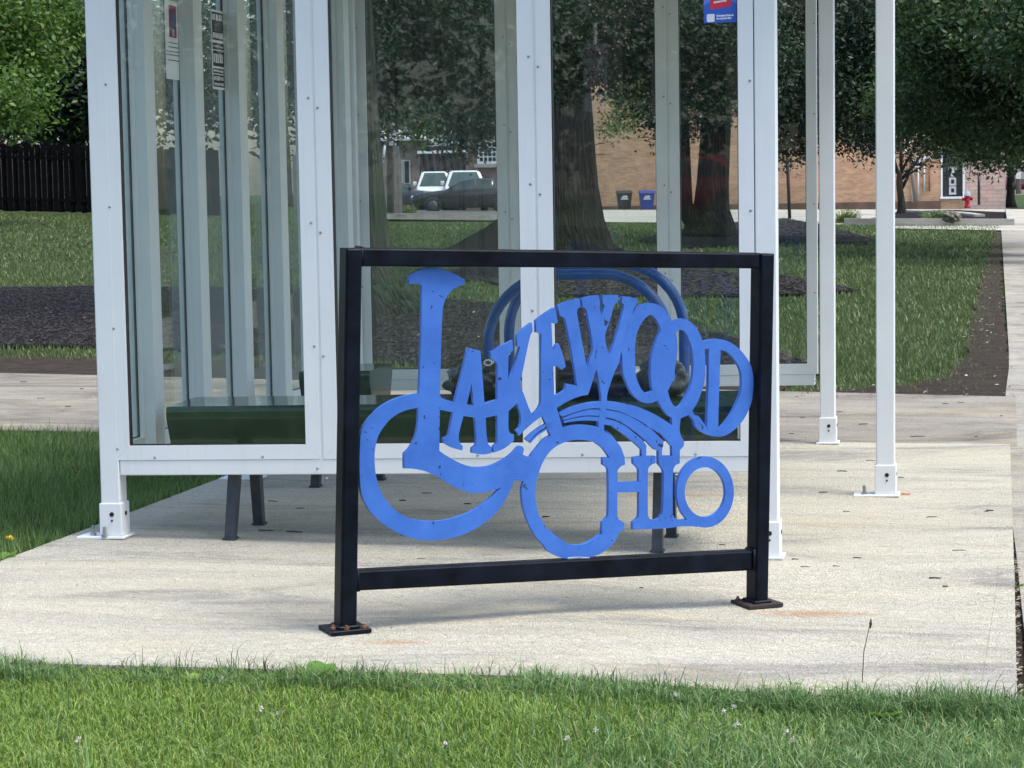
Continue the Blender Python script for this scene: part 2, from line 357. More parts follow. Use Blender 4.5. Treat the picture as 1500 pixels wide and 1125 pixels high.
def grid_axis(a, b, f0, f1, fine, coarse):
    r = []; x = a
    while x < b:
        r.append(x); x += fine if f0 <= x < f1 else coarse
        if r[-1] < f0 < x: x = f0
    r.append(b); return r
gx = grid_axis(-170, 170, -6, 6, 0.4, 6.0); gy = grid_axis(-70, 330, 3, 15, 0.4, 5.0)
mb = MB(); nX = len(gx)
mb.add([(x, y, tz(x, y) - 0.034) for y in gy for x in gx], [(j * nX + i, j * nX + i + 1, (j + 1) * nX + i + 1, (j + 1) * nX + i) for j in range(len(gy) - 1) for i in range(nX - 1)], 0, True)
kind(mb.build('lawn_ground', M_LAWN), 'structure')

def quad_sheet(name, c, mat, dz=0.0, depth=0.10, nx=12, ny=12, gap=0.0, kind_='structure'):
    """c: four plan corners, front-left, front-right, back-right, back-left"""
    c = [Vector((p[0], p[1])) for p in c]; cen = sum(c, Vector((0, 0))) / 4
    if gap: c = [p + (cen - p).normalized() * gap for p in c]
    def P(u, v): return (c[0] * (1 - u) + c[1] * u) * (1 - v) + (c[3] * (1 - u) + c[2] * u) * v
    mb = MB(); vs = []
    for j in range(ny + 1):
        for i in range(nx + 1):
            p = P(i / nx, j / ny); vs.append((p.x, p.y, tz(p.x, p.y) + dz))
    fs = [(j * (nx + 1) + i, j * (nx + 1) + i + 1, (j + 1) * (nx + 1) + i + 1, (j + 1) * (nx + 1) + i) for j in range(ny) for i in range(nx)]
    rim = [i for i in range(nx + 1)] + [(j + 1) * (nx + 1) - 1 for j in range(1, ny + 1)] + [ny * (nx + 1) + i for i in range(nx - 1, -1, -1)] + [j * (nx + 1) for j in range(ny - 1, 0, -1)]
    o = len(vs)
    for k in rim: q = vs[k]; vs.append((q[0] + (cen.x - q[0]) * -0.0, q[1], q[2] - depth))
    for k in range(len(rim)): k2 = (k + 1) % len(rim); fs.append((rim[k], rim[k2], o + k2, o + k))
    mb.add(vs, fs); ob = mb.build(name, mat, fix=False)
    if kind_: ob['kind'] = kind_
    return ob
def isect(a, b, c, d):
    a, b, c, d = [Vector(p[:2]) for p in (a, b, c, d)]; r = b - a; s = d - c; den = r.x * s.y - r.y * s.x
    t = ((c - a).x * s.y - (c - a).y * s.x) / den; return a + r * t
def ext(a, b, k): a = Vector(a[:2]); b = Vector(b[:2]); return a + (b - a) * k
eL0, eL1 = G(0, 822), G(335, 695)
fr0, fr1 = G(0, 970), G(1490, 1026)
FL = isect(eL0, eL1, fr0, fr1); FR = Vector(fr1[:2])
jR = Vector(G(1486, 828)[:2]); jL = isect(eL0, eL1, G(190, 793), G(1486, 828))
bR = Vector(G(1480, 650)[:2]); bL = isect(eL0, eL1, G(0, 634), G(1480, 652))
sc0 = ext(FL, FR, 0.972); sc1 = ext(jL, jR, 0.985)
quad_sheet('concrete_slab', (FL, sc0, sc1, jL), M_NEW, 0, 0.1, 30, 12, 0.0008)
quad_sheet('concrete_slab', (sc0, FR, jR, sc1), M_NEW, -0.001, 0.1, 2, 12, 0.0008)
quad_sheet('concrete_slab', (jL, jR, bR, bL), M_NEW, -0.001, 0.1, 20, 16, 0.002)
# the older walk behind the shelter, in two rows of panels
wl0, wl1, wl2 = G(-10, 629), G(-10, 584), G(-10, 545); wr0, wr1, wr2 = G(1491, 652), G(1490, 611), G(1489, 580)
for ra, rb in (((wl0, wr0), (wl1, wr1)), ((wl1, wr1), (wl2, wr2))):
    for k in range(-5, 4):
        a0, a1 = k / 4, (k + 1) / 4
        quad_sheet('walk_panel', (ext(ra[0], ra[1], a0), ext(ra[0], ra[1], a1), ext(rb[0], rb[1], a1), ext(rb[0], rb[1], a0)), M_OLD, -0.004, 0.08, 4, 3, 0.005)
# sidewalk running away on the right
sw0 = Vector(G(1499, 900)[:2]); sw1 = Vector(G(1467, 345)[:2]); sdv = (sw1 - sw0).normalized(); snv = Vector((sdv.y, -sdv.x))
for k in range(-4, 36):
    L0, L1 = k * 1.52 - 0.5, (k + 1) * 1.52 - 0.5
    def sp(L, o_):                                   # follow the slightly bowed edge seen in the photo
        return sw0 + sdv * L + snv * (o_ + 0.05 * math.sin(min(1, max(0, L / 9)) * math.pi) * -1)
    quad_sheet('sidewalk_panel', (sp(L0, 0), sp(L0, 1.55), sp(L1, 1.55), sp(L1, 0)), M_SIDE, -0.006, 0.08, 2, 2, 0.006)
road_a = [sw0 + sdv * L + snv * o_ for L, o_ in ((-30, 3.6), (-30, 13), (150, 13), (150, 3.6))]
sheet('street', [tuple(p) for p in road_a], M_ASPH, -0.02)
kerb = MB()
for L in np.arange(-30, 60, 2.0):
    q = [sw0 + sdv * (L + a) + snv * b for a, b in ((0.01, 3.42), (0.01, 3.58), (1.99, 3.58), (1.99, 3.42))]
    kerb.loft([[(p.x, p.y, tz(p.x, p.y) - 0.05) for p in q], [(p.x, p.y, tz(p.x, p.y) + 0.09) for p in q]])
kind(kerb.build('street_kerb', M_SIDE), 'structure')
# bare dirt: crack between slab and sidewalk, worn strip along the lawn edge, worn band before the walk
sheet('dirt_crack', pxs((1484, 1026), (1484, 830), (1481, 700), (1479, 652), (1489, 640), (1493, 655), (1497, 760), (1500, 1026)), M_DIRT, -0.022, 0, 0.3)
sheet('dirt_verge', pxs((1150, 582), (1150, 569), (1250, 566), (1330, 561), (1385, 548), (1412, 520), (1424, 470), (1432, 430), (1442, 390), (1452, 360), (1457, 340), (1466, 340), (1469, 430), (1476, 500), (1487, 582)), M_DIRT, -0.012, 0, 0.35, jag=0.03)
sheet('dirt_verge', pxs((-60, 548), (-60, 519), (140, 521), (400, 526), (700, 543), (1150, 556), (1150, 580), (140, 549)), M_DIRT, -0.012, 0, 0.35, jag=0.03)
# mulch beds
bed1 = pxs((-520, 498), (-540, 440), (-300, 428), (-60, 421), (140, 417), (360, 420), (520, 425), (620, 434), (700, 441), (830, 448), (960, 456), (1015, 476), (1090, 498), (1160, 520), (1195, 536), (1180, 548), (1000, 548), (850, 546), (700, 540), (500, 520), (140, 506))
bed4 = pxs((640, 402), (700, 385), (800, 380), (900, 385), (1000, 393), (1140, 401), (1262, 424), (1194, 430), (1000, 433), (815, 432), (700, 410))
bed3 = pxs((930, 352), (1000, 335), (1100, 322), (1150, 319), (1195, 327), (1240, 338), (1282, 350), (1270, 356), (1190, 354), (1130, 356), (1000, 362))
for b in (bed1, bed4, bed3): kind(sheet('mulch_bed', b, M_MULCH, -0.008, 0, 0.3, kind_='stuff', jag=0.09), 'stuff')
def inpoly(px, py, poly):
    ins = np.zeros(len(px), bool); n = len(poly)
    for i in range(n):
        x0, y0 = poly[i][:2]; x1, y1 = poly[(i + 1) % n][:2]
        c = ((y0 > py) != (y1 > py)) & (px < (x1 - x0) * (py - y0) / (y1 - y0 + 1e-12) + x0); ins ^= c
    return ins
def tzv(x, y):
    ss = lambda a, b, v: (lambda t: t * t * (3 - 2 * t))(np.clip((v - a) / (b - a), 0, 1))
    z = -0.015 * np.clip(x, -40, 40) - 0.0125 * np.maximum(0, np.minimum(y, 260) - 70)
    z += 0.03 * np.minimum(20, np.maximum(0, -x - 4)) * ss(25, 58, y); z -= 0.03 * ss(0, .8, x) * ss(7.55, 6.9, y); return z
def ssn(a, b, v): t = np.clip((v - a) / (b - a), 0, 1); return t * t * (3 - 2 * t)
def mound(name, c, r, h, mat, n=48, m_=14, bumpy=0.03):
    mb = MB(); vs = [(c[0], c[1], tz(c[0], c[1]) + h)]; fs = []
    for j in range(1, m_ + 1):
        t = j / m_
        for k in range(n):
            a = 2 * math.pi * k / n; x = c[0] + r[0] * t * math.cos(a) * (1 + 0.06 * math.sin(3 * a + 1)); y = c[1] + r[1] * t * math.sin(a)
            vs.append((x, y, tz(x, y) - 0.04 + h * (1 - t) ** 1.3 + random.uniform(-bumpy, bumpy) * (1 - t)))
    for k in range(n): fs.append((0, 1 + k, 1 + (k + 1) % n))
    for j in range(m_ - 1):
        for k in range(n): a, b = 1 + j * n + k, 1 + j * n + (k + 1) % n; fs.append((a, a + n, b + n, b))
    mb.add(vs, fs, 0, True); return kind(mb.build(name, mat), 'stuff')
mc = G(735, 372); mound('mulch_mound', (mc.x, mc.y), (1.35, 1.5), 0.62, M_MULCH)
# bark chips and bits over the beds and the dirt
def scatter_poly(poly, n):
    xs = [p[0] for p in poly]; ys = [p[1] for p in poly]; out_x = []; out_y = []; tot = 0
    while tot < n:
        x = RNG.uniform(min(xs), max(xs), n * 2); y = RNG.uniform(min(ys), max(ys), n * 2); k = inpoly(x, y, poly); out_x.append(x[k]); out_y.append(y[k]); tot += k.sum()
    return np.concatenate(out_x)[:n], np.concatenate(out_y)[:n]
def chips(name, poly, n, size, mat, lift=0.004):
    x, y = scatter_poly(poly, n); z = tzv(x, y) + lift
    a = RNG.uniform(0, np.pi, n); L = RNG.uniform(.4, 1, n) * size; W = L * RNG.uniform(.15, .5, n); ti = RNG.uniform(-.5, .5, n)
    dx, dy = np.cos(a) * L, np.sin(a) * L; ex, ey = -np.sin(a) * W, np.cos(a) * W; dzz = np.abs(ti) * L
    q = np.stack([np.stack([x - dx - ex, y - dy - ey, z], -1), np.stack([x + dx - ex, y + dy - ey, z + dzz], -1), np.stack([x + dx + ex, y + dy + ey, z + dzz + W * .4], -1), np.stack([x - dx + ex, y - dy + ey, z + W * .4], -1)], 1)
    return kind(fast_mesh(name, q.reshape(-1, 3), 4, mat, attr=np.repeat(RNG.random(n), 4)), 'stuff')
M_CHIP = m_leaf('bark_chip', (0.007, 0.006, 0.006), (0.040, 0.031, 0.028), 0.0, 0.9)
M_LITTER = m_leaf('dry_litter', (0.06, 0.045, 0.03), (0.42, 0.38, 0.30), 0.1, 0.8)
chips('bark_chips', bed1, 60000, 0.017, M_CHIP); chips('bark_chips', bed4, 12000, 0.03, M_CHIP); chips('bark_chips', bed3, 6000, 0.035, M_CHIP)
chips('leaf_litter', bed1, 300, 0.018, M_LITTER, 0.02)
dv = pxs((1150, 582), (1200, 566), (1330, 560), (1400, 540), (1428, 430), (1457, 340), (1469, 430), (1487, 582)); chips('leaf_litter', dv, 180, 0.017, M_LITTER, 0.0); chips('bark_chips', dv, 900, 0.014, M_CHIP, -0.004)
dcr = pxs((1484, 1020), (1481, 700), (1490, 650), (1497, 1020)); chips('gravel_bits', dcr, 500, 0.010, M_LITTER, -0.015)

# ------------------------------------------------------------------ GRASS
M_G1 = m_grass('grass_near', (0.095, 0.165, 0.030), (0.225, 0.345, 0.058), (0.36, 0.48, 0.13))
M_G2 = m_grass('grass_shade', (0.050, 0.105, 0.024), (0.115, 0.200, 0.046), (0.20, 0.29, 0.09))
M_G3 = m_grass('grass_long', (0.055, 0.125, 0.035), (0.140, 0.250, 0.075), (0.28, 0.39, 0.17))
M_G4 = m_grass('grass_dark_tips', (0.022, 0.055, 0.018), (0.06, 0.12, 0.035), (0.12, 0.20, 0.07))
M_G5 = m_grass('grass_far', (0.048, 0.078, 0.022), (0.105, 0.150, 0.044), (0.18, 0.225, 0.085))
def blades(name, poly, n, h, wd, mat, lean=0.5, seg=2, excl=(), hfun=None, root=-0.03, dens=None):
    x, y = scatter_poly(poly, n)
    keep = np.ones(n, bool)
    for e in excl: keep &= ~inpoly(x, y, e)
    if dens is not None: keep &= RNG.random(n) < dens(x, y)
    x, y = x[keep], y[keep]; n = len(x); z = tzv(x, y) + root
    hh = h * RNG.uniform(.45, 1.0, n) * np.where(RNG.random(n) < .06, 1.35, 1.0)
    if hfun is not None: hh = hh * hfun(x, y)
    a = RNG.uniform(0, 2 * np.pi, n); ln = RNG.uniform(.1, 1, n) * lean * hh; fa = a + RNG.normal(0, .6, n) + np.pi / 2
    ww = wd * RNG.uniform(.6, 1.1, n); dx, dy = np.cos(a), np.sin(a); wx, wy = np.cos(fa) * ww / 2, np.sin(fa) * ww / 2; rn = RNG.random(n)
    P0 = np.stack([x, y, z], -1); W = np.stack([wx, wy, 0 * wx], -1)
    mid = P0 + np.stack([dx * ln * .3, dy * ln * .3, hh * .6], -1); tip = P0 + np.stack([dx * ln, dy * ln, hh * (1 - .25 * (ln / hh))], -1)
    if seg == 1:
        q = np.stack([P0 - W, P0 + W, tip], 1); return kind(fast_mesh(name, q.reshape(-1, 3), 3, mat, attr=np.repeat(rn, 3)), 'stuff')
    q = np.stack([P0 - W, P0 + W, mid + W * .8, mid - W * .8], 1); t = np.stack([mid - W * .8, mid + W * .8, tip], 1)
    V = np.concatenate([q.reshape(-1, 3), t.reshape(-1, 3)]); nq = n
    me = bpy.data.meshes.new(name); me.vertices.add(len(V)); me.vertices.foreach_set('co', V.astype(np.float32).ravel())
    me.loops.add(len(V)); me.loops.foreach_set('vertex_index', np.arange(len(V), dtype=np.int32)); me.polygons.add(2 * n)
    me.polygons.foreach_set('loop_start', np.concatenate([np.arange(n) * 4, 4 * n + np.arange(n) * 3]).astype(np.int32))
    me.polygons.foreach_set('loop_total', np.concatenate([np.full(n, 4), np.full(n, 3)]).astype(np.int32)); me.materials.append(mat)
    at = me.attributes.new('rnd', 'FLOAT', 'POINT'); at.data.foreach_set('value', np.concatenate([np.repeat(rn, 4), np.repeat(rn, 3)]).astype(np.float32))
    me.update(); o = bpy.data.objects.new(name, me); COL.objects.link(o); return kind(o, 'stuff')
# distance of a point in front of the slab's front edge
fd = (FR - FL).normalized(); fn = Vector((fd.y, -fd.x))
def dfront(x, y): return (x - FL.x) * fn.x + (y - FL.y) * fn.y
def patch(x, y): return 0.5 + 0.5 * np.sin(x * 2.3 + 1.3 * np.sin(y * 1.9) + 0.7) * np.sin(y * 2.9 + 1.1 * np.sin(x * 3.1))
FLW = [FL + Vector((0.2, 0.3)), FR + Vector((0.02, 0.005)), FR + Vector((0.06, -0.9)), Vector((1.7, 3.9)), Vector((-1.9, 3.9)), Vector((-2.6, 5.0))]
swa, swb = sw0 - snv * .03, sw0 - sdv * 2.6 - snv * .03
FLW = [ext(FL, FR, -0.35), FR, Vector((swa.x, FR.y)), swb, Vector((-3.4, swb.y - .3)), Vector((-4.2, 5.2))]
FLW = [tuple(p) for p in FLW]
def rag(x): return 0.5 + 0.25 * np.sin(x * 9.1 + 1.7 * np.sin(x * 4.3)) + 0.25 * np.sin(x * 23.0 + 2.1 * np.sin(x * 7.7))
blades('front_lawn_grass', FLW, 230000, 0.046, 0.0033, M_G1, 1.0, 2, hfun=lambda x, y: 0.75 + 0.35 * patch(x, y), dens=lambda x, y: 1 - 0.65 * ssn(0.1, 0.9, x + .5 * (patch(x, y) - .5)))
blades('long_lawn_grass', FLW, 110000, 0.088, 0.0042, M_G3, 1.0, 2, hfun=lambda x, y: 0.55 + 0.6 * patch(x * 1.7, y * 1.3), dens=lambda x, y: 0.04 + 0.96 * ssn(0.0, 0.8, x + .6 * (patch(x, y) - .5)))
edge = [tuple(p) for p in (ext(FL, FR, -.02) + fn * -.012, FR + fn * -.012, FR + fn * 0.16, ext(FL, FR, -.02) + fn * 0.16)]
blades('lawn_edge_tufts', edge, 15000, 0.070, 0.0036, M_G3, 1.3, 2, hfun=lambda x, y: 0.45 + 0.75 * rag(x) + 0.3 * ssn(-.5, 1., x))
fringe = [tuple(p) for p in (ext(FL, FR, -.02) + fn * -0.02, FR + fn * -0.02, FR + fn * 0.05, ext(FL, FR, -.02) + fn * 0.05)]
blades('lawn_edge_stalks', fringe, 900, 0.105, 0.0030, M_G4, 1.5, 2, hfun=lambda x, y: 0.35 + 0.8 * rag(x * 1.3 + 2))
# left patch between slab and walk
LP = [tuple(eL0.xy + (eL0.xy - eL1.xy).normalized() * 1.2), tuple(bL), tuple(ext(wl0, wr0, 0.30)), tuple(ext(wl0, wr0, -0.3)), (-7.5, 7.0)]
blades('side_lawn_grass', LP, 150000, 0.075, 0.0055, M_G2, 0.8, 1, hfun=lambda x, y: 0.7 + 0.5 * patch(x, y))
# big lawn beyond the walk; blades get broader and sparser with distance
excl = [bed1, bed4, bed3, pxs((1150, 582), (1150, 573), (1330, 566), (1395, 556), (1428, 500), (1440, 430), (1448, 390), (1456, 360), (1459, 335), (1470, 335), (1487, 582)), [tuple(p[:2]) for p in (G(-60, 549), G(-60, 521), G(700, 545), G(1150, 560), G(1150, 582), G(-60, 560))]]
def strip(a, b, n, h, wd):
    def XX(px, Y): return ray(px, 300).x * Y
    n = int(n * 1.3); poly = [(XX(-560, a), a), (XX(1469, a) - (0.0), a), (XX(1467, b), b), (XX(-560, b), b)]
    walk = [tuple(Vector(p[:2])) for p in (ext(wl0, wr0, -.6), ext(wl0, wr0, 1.02), ext(wl2, wr2, 1.02), ext(wl2, wr2, -.6))]
    dn = lambda x, y: 1 - 0.9 * ((x / y < ray(1490, 300).x) & (y < 13.0 - 0 * x)) * (x > 0)
    blades('far_lawn_grass', poly, n, h, wd, M_G5, 0.8, 1, excl=excl + [walk, [tuple(FL), tuple(FR), tuple(bR), tuple(bL)], [tuple(p[:2]) for p in (FL, bL, wl0, (-9, 8))]], hfun=lambda x, y: 0.7 + 0.5 * patch(x * .6, y * .4))
blades('verge_grass', pxs((1150, 580), (1250, 566), (1385, 545), (1420, 480), (1445, 390), (1457, 340), (1466, 340), (1462, 420), (1455, 500), (1440, 575)), 2600, .05, .009, M_G5, .9, 1)
strip(13.2, 20, 60000, 0.06, 0.010); strip(20, 34, 60000, 0.07, 0.016); strip(34, 61, 60000, 0.08, 0.03)

# ------------------------------------------------------------------ BLUE LETTER SIGN IN ITS BLACK TUBE FRAME
rA, rB = G(500, 929), G(1126, 889.5)
rU = Vector((rB.x - rA.x, rB.y - rA.y, 0)); RW = rU.length; rU.normalize(); rN = Vector((-rU.y, rU.x, 0))      # rN points away from the camera
def onplane(px, py, dep):                                          # metres along the frame and height, on the plane set back by dep
    d = ray(px, py); c = Vector((0, 0, EYE)); P0 = rA + rN * dep; t = (P0 - c).dot(rN) / d.dot(rN); q = c + d * t - P0
    return q.dot(rU), q.z
def RK(u, n, z): return rA + rU * u + rN * n + Vector((0, 0, z))
rack = thing('city_sign', 'black tube steel frame holding blue cut-out letters, bolted to the concrete slab', 'sign', rA)
def quad_tube(name, c, n0, n1, parent=rack, mat=BLACK, r=0.008):
    """c: four (u,z) corners of the front outline; extruded from n0 to n1 with softened corners"""
    C4 = [Vector(p) for p in c]; cen = sum(C4, Vector((0, 0))) / 4
    a, b = (C4[1] - C4[0]), (C4[3] - C4[0]); mb = MB(RK); rings = []
    def inset(k):
        au, bu = a.normalized(), b.normalized()
        return [C4[0] + au * k + bu * k, C4[1] - au * k + bu * k, C4[2] - au * k - bu * k, C4[3] + au * k - bu * k]
    for n, k in ((n0, r * .75), (n0 + r * .3, r * .25), (n0 + r, 0), (n1 - r, 0), (n1 - r * .3, r * .25), (n1, r * .75)):
        rings.append([(p.x, n, p.y) for p in inset(k)])
    mb.loft(rings); return mb.build(name, mat, parent)
TD = 0.068
lt = [onplane(*p, 0) for p in ((499, 931), (523.5, 931), (531.5, 363.5), (508, 363.5))]
rt = [onplane(*p, 0) for p in ((1107.5, 891), (1126, 891), (1135.5, 371.5), (1115, 371.5))]
quad_tube('post', lt, 0, TD); quad_tube('post', rt, 0, TD)
def lerp2(a, b, t): return (a[0] + (b[0] - a[0]) * t, a[1] + (b[1] - a[1]) * t)
tb = [onplane(*p, 0.004) for p in ((531, 390.5), (1114, 393.5), (1114, 370.5), (531, 363))]
quad_tube('top_rail', tb, 0.004, TD - .004)
bb = [onplane(*p, 0.010) for p in ((524, 866), (1104, 836), (1104, 806.5), (524, 836))]
quad_tube('bottom_rail', bb, 0.010, TD - .008)
# weld beads, base plates, nuts
wb_ = MB(RK)
for (ua, za, ub, zb) in ((bb[1][0], bb[1][1], bb[2][0], bb[2][1]), (bb[0][0], bb[0][1], bb[3][0], bb[3][1]), (tb[0][0], tb[0][1], tb[3][0], tb[3][1])):
    wb_ = MB(RK); wb_.tube([(ua, .006, za), (ub, .006, zb), (ub, TD - .012, zb)], 0.0055, 6); wb_.build('weld_bead', BLACK, rack)
for px0, (a, b), nuts in ((0, lt[:2], ((-.062, -.02), (-.01, -.045), (.072, -.045), (.06, .1))), (1, rt[:2], ((-.05, .045), (.07, .1)))):
    uc = (a[0] + b[0]) / 2; nc = TD / 2; z0 = min(a[1], b[1])
    P = RK(uc, nc, 0); zg = tz(P.x, P.y) - P.z + rA.z - rA.z; zg = tz(P.x, P.y) - RK(uc, nc, 0).z
    mb = MB(RK); h = .060
    mb.box((uc - h, nc - h, zg + .001), (uc + h, nc + h, zg + .014), 0, .002); pl = mb.build('base_plate', BLACK if px0 == 0 else plain('rusty_black', (0.022, 0.014, 0.012), .8, 0, .6, 30), rack)
    wm = MB(RK); wm.box((uc - .031, -.006, zg + .012), (uc + .031, TD + .006, zg + .022), 0, .003); wm.build('weld_collar', BLACK, rack)
    for (du, dn) in nuts:
        nm = MB(RK); du = max(-h + .017, min(h - .017, du)); dn = max(-h + .017, min(h - .017, dn))
        nm.lathe((uc + du, nc + dn, zg + .013), [(.0085, 0), (.0085, .007), (.005, .0075), (.005, .013)], 6, smooth=False); nm.build('anchor_nut', RUST, rack)

def smooth(loop, thr=38, sub=4):
    n = len(loop); P = [Vector(p) for p in loop]; out = []
    def corner(i):
        a = P[i] - P[i - 1]; b = P[(i + 1) % n] - P[i]
        if a.length < 1e-6 or b.length < 1e-6: return True
        return abs(math.degrees(a.angle(b))) > thr
    cr = [corner(i) for i in range(n)]
    for i in range(n):
        j = (i + 1) % n; L = (P[j] - P[i]).length; out.append(P[i])
        if cr[i] and cr[j]: continue
        t0 = (P[j] - P[i]) if cr[i] else (P[j] - P[i - 1]) * (L / ((P[j] - P[i]).length + (P[i] - P[i - 1]).length))
        k = (j + 1) % n
        t1 = (P[j] - P[i]) if cr[j] else (P[k] - P[i]) * (L / ((P[k] - P[j]).length + L))
        for s in range(1, sub):
            t = s / sub; h00 = 2 * t ** 3 - 3 * t ** 2 + 1; h10 = t ** 3 - 2 * t ** 2 + t; h01 = -2 * t ** 3 + 3 * t ** 2; h11 = t ** 3 - t ** 2
            out.append(P[i] * h00 + t0 * h10 + P[j] * h01 + t1 * h11)
    return out
TILES = {'P1': (640, 500, 9.375), 'P2': (760, 430, 9.375), 'P3': (880, 430, 9.375), 'P4': (760, 540, 9.375), 'P5': (900, 520, 9.375), 'P6': (990, 480, 6.25),
         'P7': (640, 590, 9.375), 'P8': (860, 620, 6.25), 'Q': (500, 380, 5.1154), 'A': (480, 350, 4.4118), 'B': (800, 350, 4.4118), 'C': (480, 580, 4.4118), 'D': (800, 580, 4.4118)}
def trace(s):
    out = []
    for part in s.split(';'):
        k, pts = part.strip().split(' ', 1); ox, oy, sc = TILES[k]
        for q in pts.split():
            a, b = q.split(','); out.append((ox + float(a) / sc, oy + float(b) / sc))
    return out
PDEP, PT = 0.026, 0.016
def plate(name, loops, label=None, off=0.0, mat=BLUE, parent=rack, thr=38, sm=True):
    cu = bpy.data.curves.new(name, 'CURVE'); cu.dimensions = '2D'; cu.fill_mode = 'BOTH'; cu.extrude = PT / 2 - abs(off)
    for lp in loops:
        pts = [onplane(x, y, PDEP) for x, y in (smooth(lp, thr) if sm else lp)]
        s = cu.splines.new('POLY'); s.points.add(len(pts) - 1)
        for i, (u, z) in enumerate(pts): s.points[i].co = (u, z, 0, 1)
        s.use_cyclic_u = True
    tmp = bpy.data.objects.new('tmp', cu); COL.objects.link(tmp); dg = bpy.context.evaluated_depsgraph_get(); me = bpy.data.meshes.new_from_object(tmp.evaluated_get(dg))
    bpy.data.objects.remove(tmp); me.name = name
    base = rA + rN * (PDEP + PT / 2) - Vector(parent['_o'])
    for v in me.vertices: c = v.co.copy(); v.co = base + rU * c.x + Vector((0, 0, c.y)) + rN * (-c.z)
    me.materials.clear(); me.materials.append(mat); me.update()
    o = bpy.data.objects.new(name, me); COL.objects.link(o); o.parent = parent
    if label: o['label'] = label
    return o
L_out = trace('Q 508,125 560,92 620,68 690,58 760,73 840,104 895,133 925,152 922,190 880,200 835,227 795,272 766,340 757,420 750,600 744,800 739,980; P1 46,742 62,776 110,795 245,832 222,976 40,940; P7 35,660 90,700 180,755 300,820 420,865 540,885 700,872 820,833 960,755 1060,670 1110,612 1150,592 1185,606 1195,640 1180,710 1230,735 1285,742; C 1268,552 1205,545 1190,590 1160,650 1110,730 1040,800 960,855 860,902 740,928 620,932 520,912 430,872 340,812 270,738 222,645 210,560 206,450 208,350 214,250 235,190 280,130 350,65 440,18 520,-6 ; Q 583,1004 592,800 598,600 602,400 604,200 590,187 560,180 508,185')
L_in = trace('C 585,75 500,95 430,130 370,190 325,265 305,360 305,450 320,550 350,630 400,700 460,755 530,790 640,810 760,803 870,772 950,735 1040,670 1100,612 1125,592 1080,607 1000,625 920,625 850,602 780,565 720,525 640,490 560,472 495,468 495,372 530,335 565,270 583,180')
plate('letter_l', [L_out, L_in], 'tall blue letter L with a long swash looping beneath')
A_out = trace('P1 245,832 340,455 430,88 600,130 655,857 830,795 830,1015 670,1050; P7 678,360 690,500 705,565 745,612 750,690 675,706 600,710 483,690 485,620 535,585 545,500 536,360 522,205 365,180 322,340 300,460 312,540 357,600 350,655 255,632 170,595 90,545 95,485 150,462 165,430 222,136')
A_in = trace('P1 477,580 410,868 508,880')
plate('letter_a', [A_out, A_in])
K_out = trace('P1 715,145 1040,-14 1045,125 1012,158 985,205 980,545 1000,548 1145,78 1103,65 1103,-78; A 1265,582 1320,540; P2 190,520 160,570 60,1040; P4 20,225 70,350 160,590 190,620 200,625 300,665 190,748 75,852; P7 1130,455 1118,415 1087,380 1130,345 1150,290 1157,230 1150,150 1103,5 985,115 985,370 1010,420 1058,432 1058,520 980,590 900,640 780,685 775,625 785,597 833,545; P1 830,1015 830,795 833,320 810,270 745,240 742,150')
plate('letter_k', [K_out])
E_out = trace('P2 235,370 360,275 490,195 505,215 535,400 500,415 448,393 465,780 478,770 515,700 548,688 575,755 610,850 645,1005 590,1045 540,1003 475,1000; P4 485,365 510,365 600,320 640,280 655,205 805,235 870,372 780,400 650,460 520,540 605,815 435,920 330,655 300,665 200,625 260,560 300,490 305,440; P2 310,560 285,543 240,535')
plate('letter_e', [E_out])
W_out = trace('P2 530,165 680,105 835,72 850,180 805,215 800,270 850,560 938,1020 985,880 1020,740 940,260 920,210 875,180 865,65 980,35 1100,25 1115,130 1108,180 1140,325 1180,170 1150,125 1158,22 1260,18 1370,22 1360,120 1310,152 1250,370 1185,590 1240,868 1335,600 1445,180 1440,150 1410,120 1425,35; P3 420,50 515,78 490,150 465,180 425,300 285,792; P5 60,110 0,240; P4 1215,350 1212,445 1200,555 1190,670 1172,770 1172,852 1095,803 1095,740 1110,650 1118,550 1135,450 1130,345 1085,90 1065,12 1030,120 985,260 955,345 940,362 870,372 805,235 780,1120') if False else \
    trace('P2 530,165 680,105 835,72 850,180 805,215 800,270 850,560 938,1020 985,880 1020,740 940,260 920,210 875,180 865,65 980,35 1100,25 1115,130 1108,180 1140,325 1180,170 1150,125 1158,22 1260,18 1370,22 1360,120 1310,152 1250,370 1185,590 1240,868 1335,600 1445,180 1440,150 1410,120 1425,35; P3 420,50 515,78 490,150 465,180 425,300 285,792; P5 60,110 0,240; P4 1215,350 1212,445 1200,555 1190,670 1172,770 1172,852 1095,803 1095,740 1110,650 1118,550 1135,450 1130,345 1085,90 1065,12 1030,120 985,260 955,345 940,362 870,372 805,235 780,70; P2 700,640 650,400 625,330 570,310')
plate('letter_w', [W_out])
O1_out = trace('P3 425,300 500,200 580,150 680,130 780,150 860,200 920,280 950,340 968,385 890,455 845,600 850,720 880,850 940,960 1000,1100; P5 825,352 790,370 735,490 665,560 595,622 520,655 450,662 380,645 300,590 230,510 160,360 120,230 105,0; P3 285,792')
O1_in = trace('P3 680,288 620,330 560,410 510,510 480,640 468,800 475,950; P5 285,180 310,330 350,430 395,500 440,525 500,500 530,485 515,440 500,300 502,200 505,100; P3 700,880 740,720 775,620 825,510 805,430 755,340 715,300')
plate('letter_o', [O1_out, O1_in])
